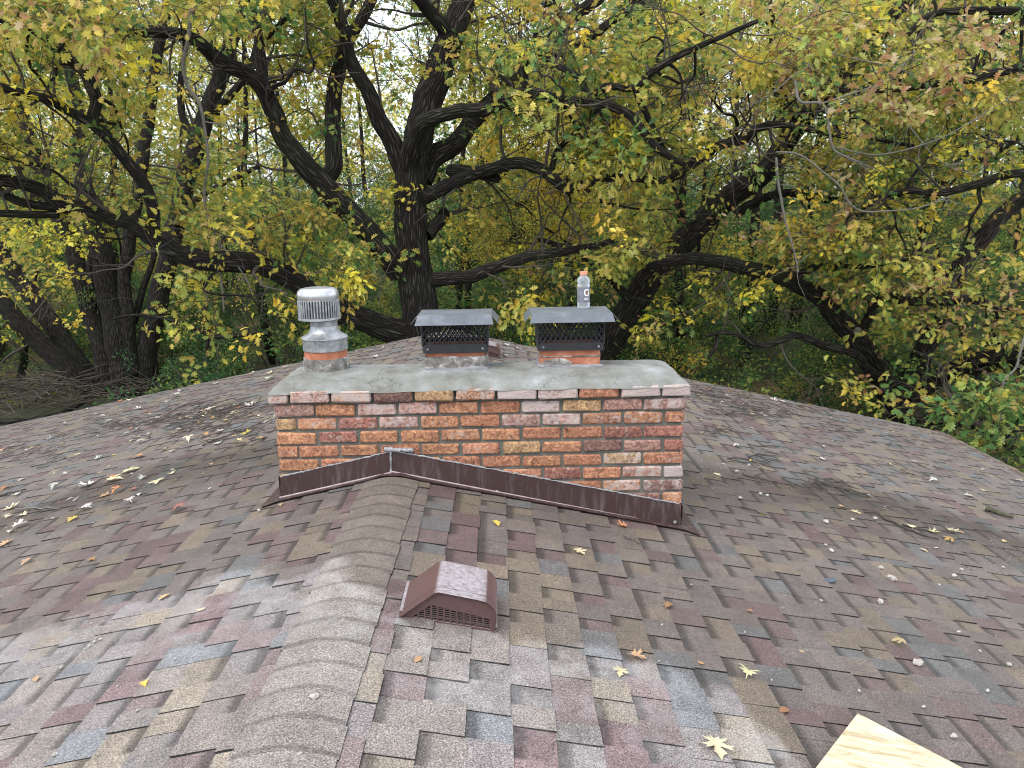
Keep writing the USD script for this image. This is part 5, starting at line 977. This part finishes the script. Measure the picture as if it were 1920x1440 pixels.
# --- many-stemmed maple at the left
T = Tree('maple_tree', 'maple with many dark stems fanning out from one base at the far left', 'tree', aty(225, 770, 18), MAPLE, seed=12)
for l in ([(200, 800, 26, 18), (180, 745, 22, 18), (130, 690, 18, 17.9), (62, 632, 17, 17.8), (0, 570, 16, 17.7), (-80, 510, 14, 17.6)], [(212, 800, 22, 18.2), (188, 742, 20, 18.2), (130, 652, 17, 18.3), (62, 560, 17, 18.4), (0, 470, 16, 18.5), (-50, 410, 14, 18.5)], [(222, 800, 26, 18), (206, 740, 24, 18), (192, 650, 19, 18), (165, 565, 17, 18.1), (140, 480, 16, 18.2), (118, 425, 15, 18.3), (92, 360, 14, 18.4), (66, 300, 14, 18.5), (45, 230, 11, 18.6), (30, 120, 8, 18.7)],
          [(246, 810, 34, 17.9), (240, 745, 31, 17.9), (226, 650, 26, 17.9), (203, 545, 22, 18), (183, 440, 20, 18.1), (168, 390, 17, 18.1), (150, 300, 14, 18.2), (146, 200, 11, 18.3), (120, 80, 9, 18.4)], [(250, 700, 13, 17.8), (241, 600, 12, 17.8), (234, 520, 12, 17.9), (244, 430, 12, 18), (262, 340, 12, 18.1), (278, 230, 11, 18.2), (290, 130, 10, 18.3), (312, 20, 9, 18.4), (316, -50, 8, 18.5)], [(262, 800, 24, 18), (270, 735, 22, 18), (278, 650, 19, 18), (300, 550, 18, 18), (325, 440, 17, 18.1), (345, 350, 17, 18.2), (365, 275, 17, 18.3), (390, 205, 16, 18.4), (413, 140, 14, 18.5), (440, 60, 12, 18.6), (456, -10, 11, 18.7)],
          [(250, 605, 7, 18), (275, 525, 6, 18.1), (290, 468, 5, 18.2)], [(172, 540, 7, 17.9), (168, 495, 6, 17.9), (176, 460, 5, 18)], [(395, 215, 8, 18.4), (440, 170, 7, 18.2), (470, 120, 6, 18), (490, 60, 4, 17.9)], [(372, 260, 8, 18.3), (345, 230, 7, 18.5), (340, 160, 6, 18.6), (350, 60, 5, 18.8)], [(330, 420, 8, 18), (375, 370, 6, 17.8), (430, 340, 5, 17.6), (490, 310, 4, 17.5)]): T.limb(l, 'stem', bump=.12)
for Q in T.limbs: L_ = np.linalg.norm(np.diff(Q[:, :3], axis=0), axis=1).sum(); T.twigs(Q, int(L_ * 1.2), .8, 2.0, dict(yg=3, y=3, g=1), 'maple', 1.0, .2, .45)
for a in ((50, 480, 90, 90, 16.6, .8, 90), (110, 560, 50, 60, 15.8, .5, 46), (110, 600, 40, 50, 15.2, .4, 26), (20, 640, 60, 40, 17, .5, 22), (60, 440, 90, 40, 17.6, .8, 50)): T.patch(*a, dict(y=5, yg=1), 'maple', .95, hole=.36)
for a in ((180, 220, 170, 130, 19, 2, 120), (330, 330, 150, 90, 19, 2, 60)): T.patch(*a, dict(yg=3, y=2, mix=1), 'maple')
T.done()
# --- yellow elm in the middle, sapling with spotted yellow leaves
T = Tree('yellow_elm', 'bright yellow small-leaved elm glowing between the oak limbs right of the trunk', 'tree', aty(905, 640, 19), MAPLE, seed=14)
for l in ([(880, 660, 7, 19), (878, 560, 7, 19), (876, 440, 6.5, 19), (882, 340, 6, 19), (915, 290, 6, 19), (950, 230, 5, 19), (975, 190, 4, 19)], [(878, 450, 5, 19), (940, 400, 4.5, 18.8), (1010, 360, 4, 18.6), (1080, 300, 3, 18.4)], [(880, 380, 5, 19), (940, 330, 4, 19), (1000, 270, 3.5, 19), (1060, 220, 3, 19)], [(878, 500, 5, 19), (930, 470, 4, 18.7), (980, 430, 3, 18.4)]): T.limb(l, 'stem')
for Q in T.limbs: T.twigs(Q, 6, .8, 1.8, dict(y=1), 'elm', 1.0, 0, .4)
for a in ((1010, 300, 100, 60, 18.2, .8, 150), (1010, 390, 90, 60, 17.6, .8, 140), (960, 440, 80, 40, 17.4, .6, 80), (1080, 360, 60, 70, 18.2, .7, 70), (980, 230, 90, 50, 18.6, .8, 90), (1230, 200, 70, 90, 20, 1, 60), (940, 480, 50, 16, 17.4, .4, 14)): T.patch(*a, dict(y=6, yg=1), 'elm', 1.1, gaps=False, hole=.36)
T.done()
T = Tree('sapling', 'thin sapling with scattered pale yellow leaves right of the many-stemmed maple', 'sapling', aty(395, 720, 17), MAPLE, seed=15)
for l in ([(395, 740, 4, 17), (390, 650, 4, 17), (384, 560, 3.5, 17), (372, 470, 3, 17)], [(505, 625, 4, 16.8), (450, 628, 4.5, 16.8), (410, 632, 4, 16.9), (350, 610, 3.5, 16.9), (300, 595, 3, 17), (255, 590, 3, 17), (210, 598, 2, 17)]): T.limb(l, 'stem')
for a in ((390, 540, 80, 50, 16.8, .5, 26), (340, 600, 60, 30, 16.6, .4, 20), (420, 490, 40, 40, 16.6, .4, 12)): T.patch(*a, dict(y=5, yg=2), 'elm', .8, hole=.4)
T.done()

# --- the wood behind: trunks, crowns and shrubs
def wood_tree(x, y, h, rt_, cls, seed, label, group, lean=0., dens=1.0, shape='far', low=.16, name='woodland_tree'):
    z0 = float(gz(x, y)); T = Tree(name, label, 'tree', (x, y, z0), MAPLE, group, seed); r_ = T.r
    n = 9; t_ = np.linspace(0, 1, n); Q = np.stack([x + lean * h * t_ ** 1.3 + np.cumsum(r_.normal(0, .09, n)), y + np.cumsum(r_.normal(0, .09, n)), z0 - .2 + t_ * h * .95, rt_ * (1 - t_ * .85)], 1); Q = spline(Q, 4); T.limb3(Q, 'trunk', sides=9, grow=False)
    for k in range(int(7 + h * .4)):
        i = int((low + (1 - low) * r_.random()) * (len(Q) - 2)); a = r_.uniform(0, 2 * math.pi); d = nrm([math.cos(a), math.sin(a), r_.uniform(.25, 1.0)]); ln = h * r_.uniform(.16, .32) * (1.15 - .5 * i / len(Q)); P = [Q[i, :3]]
        for q in range(5): d = nrm(d + r_.normal(0, .2, 3) + [0, 0, .04]); P.append(P[-1] + d * ln / 5)
        P = spline(np.array(P), 2); v, f, _ = tube(P, np.linspace(max(Q[i, 3] * .45, .015), .008, len(P)), 5, cap=False); T.br.add(v, f)
        for _ in range(int(10 * dens)):
            p = P[int(r_.uniform(.3, 1) * (len(P) - 1))] + r_.normal(0, .5, 3) * [1, 1, .7]
            if kept(p, r_): T.sprays.append(spray(p, nrm(p - Q[i, :3] + r_.normal(0, .4, 3)), r_, 1.15, shape, pick(r_, cls)))
        for _ in range(3):
            j = r_.integers(2, len(P)); e = P[j] + r_.normal(0, .6, 3) + [0, 0, .3]; v, f, _ = tube([P[j], (P[j] + e) / 2 + r_.normal(0, .08, 3), e], [.012, .008, .004], 3, cap=False); T.tw.add(v, f)
    T.done()
rng = np.random.default_rng(99)
ORD = 'first second third fourth fifth sixth seventh eighth ninth tenth eleventh twelfth thirteenth fourteenth fifteenth sixteenth seventeenth eighteenth'.split()
ROWS_ = [(22, 8), (27, 10), (33, 11), (40, 12), (48, 13)]; kk = 0
for y0, n in ROWS_:
    for i in range(n):
        u = (i + .5 + rng.uniform(-.4, .4)) / n * 2 - 1; y = y0 + rng.uniform(-2.2, 2.2); x = C[0] + u * y * .72
        h = rng.uniform(11, 17) if y > 25 else rng.uniform(9, 14); yel = rng.random()
        cls = dict(y=4, yg=3, g=1) if yel < .3 else dict(yg=4, mix=1, g=2.5) if yel < .7 else dict(g=4, yg=2, dg=1)
        word = 'yellow' if yel < .3 else 'yellow-green' if yel < .7 else 'green'
        side = 'far left' if u < -.6 else 'left' if u < -.2 else 'middle' if u < .2 else 'right' if u < .6 else 'far right'
        row = ['front row', 'second row', 'third row', 'fourth row', 'deepest row'][[r[0] for r in ROWS_].index(y0)]
        lab = f'slender {word} leaved tree in the {row} of the wood, {ORD[i]} from the left'
        wood_tree(x, y, h, rng.uniform(.06, .15), cls, 200 + kk, lab, 'trees of the wood', rng.normal(0, .06), 1.75 if u < .1 else 1.9); kk += 1
# a few trunks that stand out
for px, pyb, pyt, r_, y, lab in ((1262, 720, 470, 9, 20, 'straight bare trunk rising beside the leaning oak, ivy at its foot'), (1440, 690, 500, 9, 24, 'left of two bare grey trunks side by side under the forked oak limb'), (1468, 690, 510, 13, 24, 'right, thicker of two bare grey trunks under the forked oak limb'), (1392, 700, 560, 12, 21, 'reddish dark trunk hung with vines right of the chimney'), (35, 720, 640, 7, 20, 'thin crooked trunk at the far left behind the brush pile')):
    a, b = aty(px, pyb, y), aty(px + (40 if px == 1468 else 12), pyt, y); z0 = float(gz(a[0], y)) - .2; T = Tree('woodland_tree', lab, 'tree', (a[0], y, z0), MAPLE, 'trees of the wood', int(px)); rw = r_ / F * ((a - C) @ FW); top = b + (b - a) * 1.6
    Q = spline(np.array([[a[0] - (b[0] - a[0]) * .2, y, z0, rw * 1.15], [*a, rw], [*((a + b) / 2 + [.05, 0, 0]), rw * .95], [*b, rw * .85], [*top, rw * .6]]), 6); T.limb3(Q, 'trunk', sides=12); T.twigs(Q, 8, .8, 1.8, dict(yg=2, mix=1), 'maple', .9, .1, .55); T.done()
def shrub(x, y, h, w, cls, seed, label, group, shape='ivy', n=50):
    z0 = float(gz(x, y)); T = Tree('shrub', label, 'shrub', (x, y, z0), MAPLE, group, seed); r_ = T.r
    for k in range(5):
        a = r_.uniform(0, 6.3); e = np.array([x + math.cos(a) * w * .5, y + math.sin(a) * w * .5, z0 + h * r_.uniform(.6, 1)]); v, f, _ = tube(spline(np.array([[x, y, z0 - .1], [(x + e[0]) / 2 + r_.normal(0, .1), (y + e[1]) / 2, z0 + h * .5], e]), 4), np.linspace(.025, .006, 9), 4, cap=False); T.br.add(v, f)
    for _ in range(n):
        o = r_.normal(0, 1, 3); o = nrm(o) * r_.random() ** .4; p = np.array([x, y, z0 + h * .52]) + o * [w * .6, w * .55, h * .5]; T.sprays.append(spray(p, nrm(o + r_.normal(0, .3, 3)), r_, 1.0, shape, pick(r_, cls)))
    T.done()
kk = 0
for y0, n, h0 in ((15.5, 11, 1.5), (19.5, 16, 2.4), (24, 18, 3.3), (30, 18, 4.2), (37, 18, 5.0)):
    for i in range(n):
        u = (i + .5 + rng.uniform(-.35, .35)) / n * 2 - 1; y = y0 + rng.uniform(-1.2, 1.2); x = C[0] + u * y * .72
        px = 960 + u * 1000
        if y0 < 17 and px < 420: continue
        yel = rng.random(); cls = dict(dg=4, g=2.5) if yel < .62 else dict(g=4, yg=1) if yel < .85 else dict(yg=2, y=1, g=2)
        word = 'dark green' if yel < .62 else 'green' if yel < .85 else 'yellowing'
        side = 'far left' if u < -.6 else 'left' if u < -.2 else 'middle' if u < .2 else 'right' if u < .6 else 'far right'
        row = {15.5: 'just beyond the roof edge', 19.5: 'under the oaks', 24: 'between the wood\'s first trunks', 30: 'deep in the wood', 37: 'at the back of the wood'}[y0]
        lab = f'{word} leafy shrub {row}, {ORD[i]} from the left'
        shrub(x, y, h0 * rng.uniform(.85, 1.4), rng.uniform(2.6, 4.0), cls, 500 + kk, lab, 'shrubs of the undergrowth', n=int(130 * (h0 / 2) ** .9)); kk += 1
from scipy.spatial import cKDTree
lp = np.array(LIMBPX); kd = cKDTree(lp[:, :2])
for T in TREES: T.emit(kd, lp)
# far wood, one mass
fw = UsdGeom.Xform.Define(stage, path('far_wood', '/World')); tag(fw, 'distant yellow-green wood closing the view behind all trunks', 'wood', kind='stuff'); fr = np.random.default_rng(3); SP = []
for _ in range(4200):
    y = fr.uniform(54, 70); x = C[0] + fr.uniform(-1, 1) * y * .78; hh = fr.random() ** 1.5 * (14 if x < 6 else 21); p = np.array([x, y, float(gz(x, y)) + hh]); SP.append(spray(p, nrm(fr.normal(0, 1, 3)), fr, 2.6, 'far', pick(fr, dict(dg=4, g=3, yg=2) if hh < 4.5 else dict(yg=4, y=2, g=2))))
leaves_of(fw.GetPrim(), SP, 'foliage')
# brush pile by the maple
br = np.random.default_rng(6); mb = MB(); c0 = aty(75, 762, 16.8); zb = float(gz(c0[0], c0[1]))
for _ in range(420):
    o = br.normal(0, 1, 3) * [1.5, .7, .16]; p = np.array([c0[0], c0[1], zb + .35]) + o; p[2] = max(p[2], zb + .02) + .25 * math.exp(-(o[0] / 1.3) ** 2) * br.random(); a = br.uniform(0, 6.3); l = br.uniform(.3, 1.3); d = nrm([math.cos(a), math.sin(a), br.normal(0, .22)]); v, f, _ = tube([p - d * l / 2, p + br.normal(0, .06, 3), p + d * l / 2], [.014 * br.uniform(.4, 1.3), .009, .003], 4, cap=False); mb.add(v, f)
bp = thing('brush_pile', 'heap of cut brown brush on the ground at the far left', 'brush pile', (0, 0, 0)); tag(mb.build('brush', simple('dry_brush', (.05, .04, .03), .9, nscale=5, var=.5), bp), kind='stuff')
v, f, uv = tube(spline(np.array([aty(-30, 792, 15.8), aty(50, 789, 15.8), aty(110, 777, 16), aty(160, 752, 16.4)]), 6), np.linspace(.07, .05, 19), 8, .2, 3); obj('log', (v, f), MAPLE, bp, smooth=True, uv=uv)
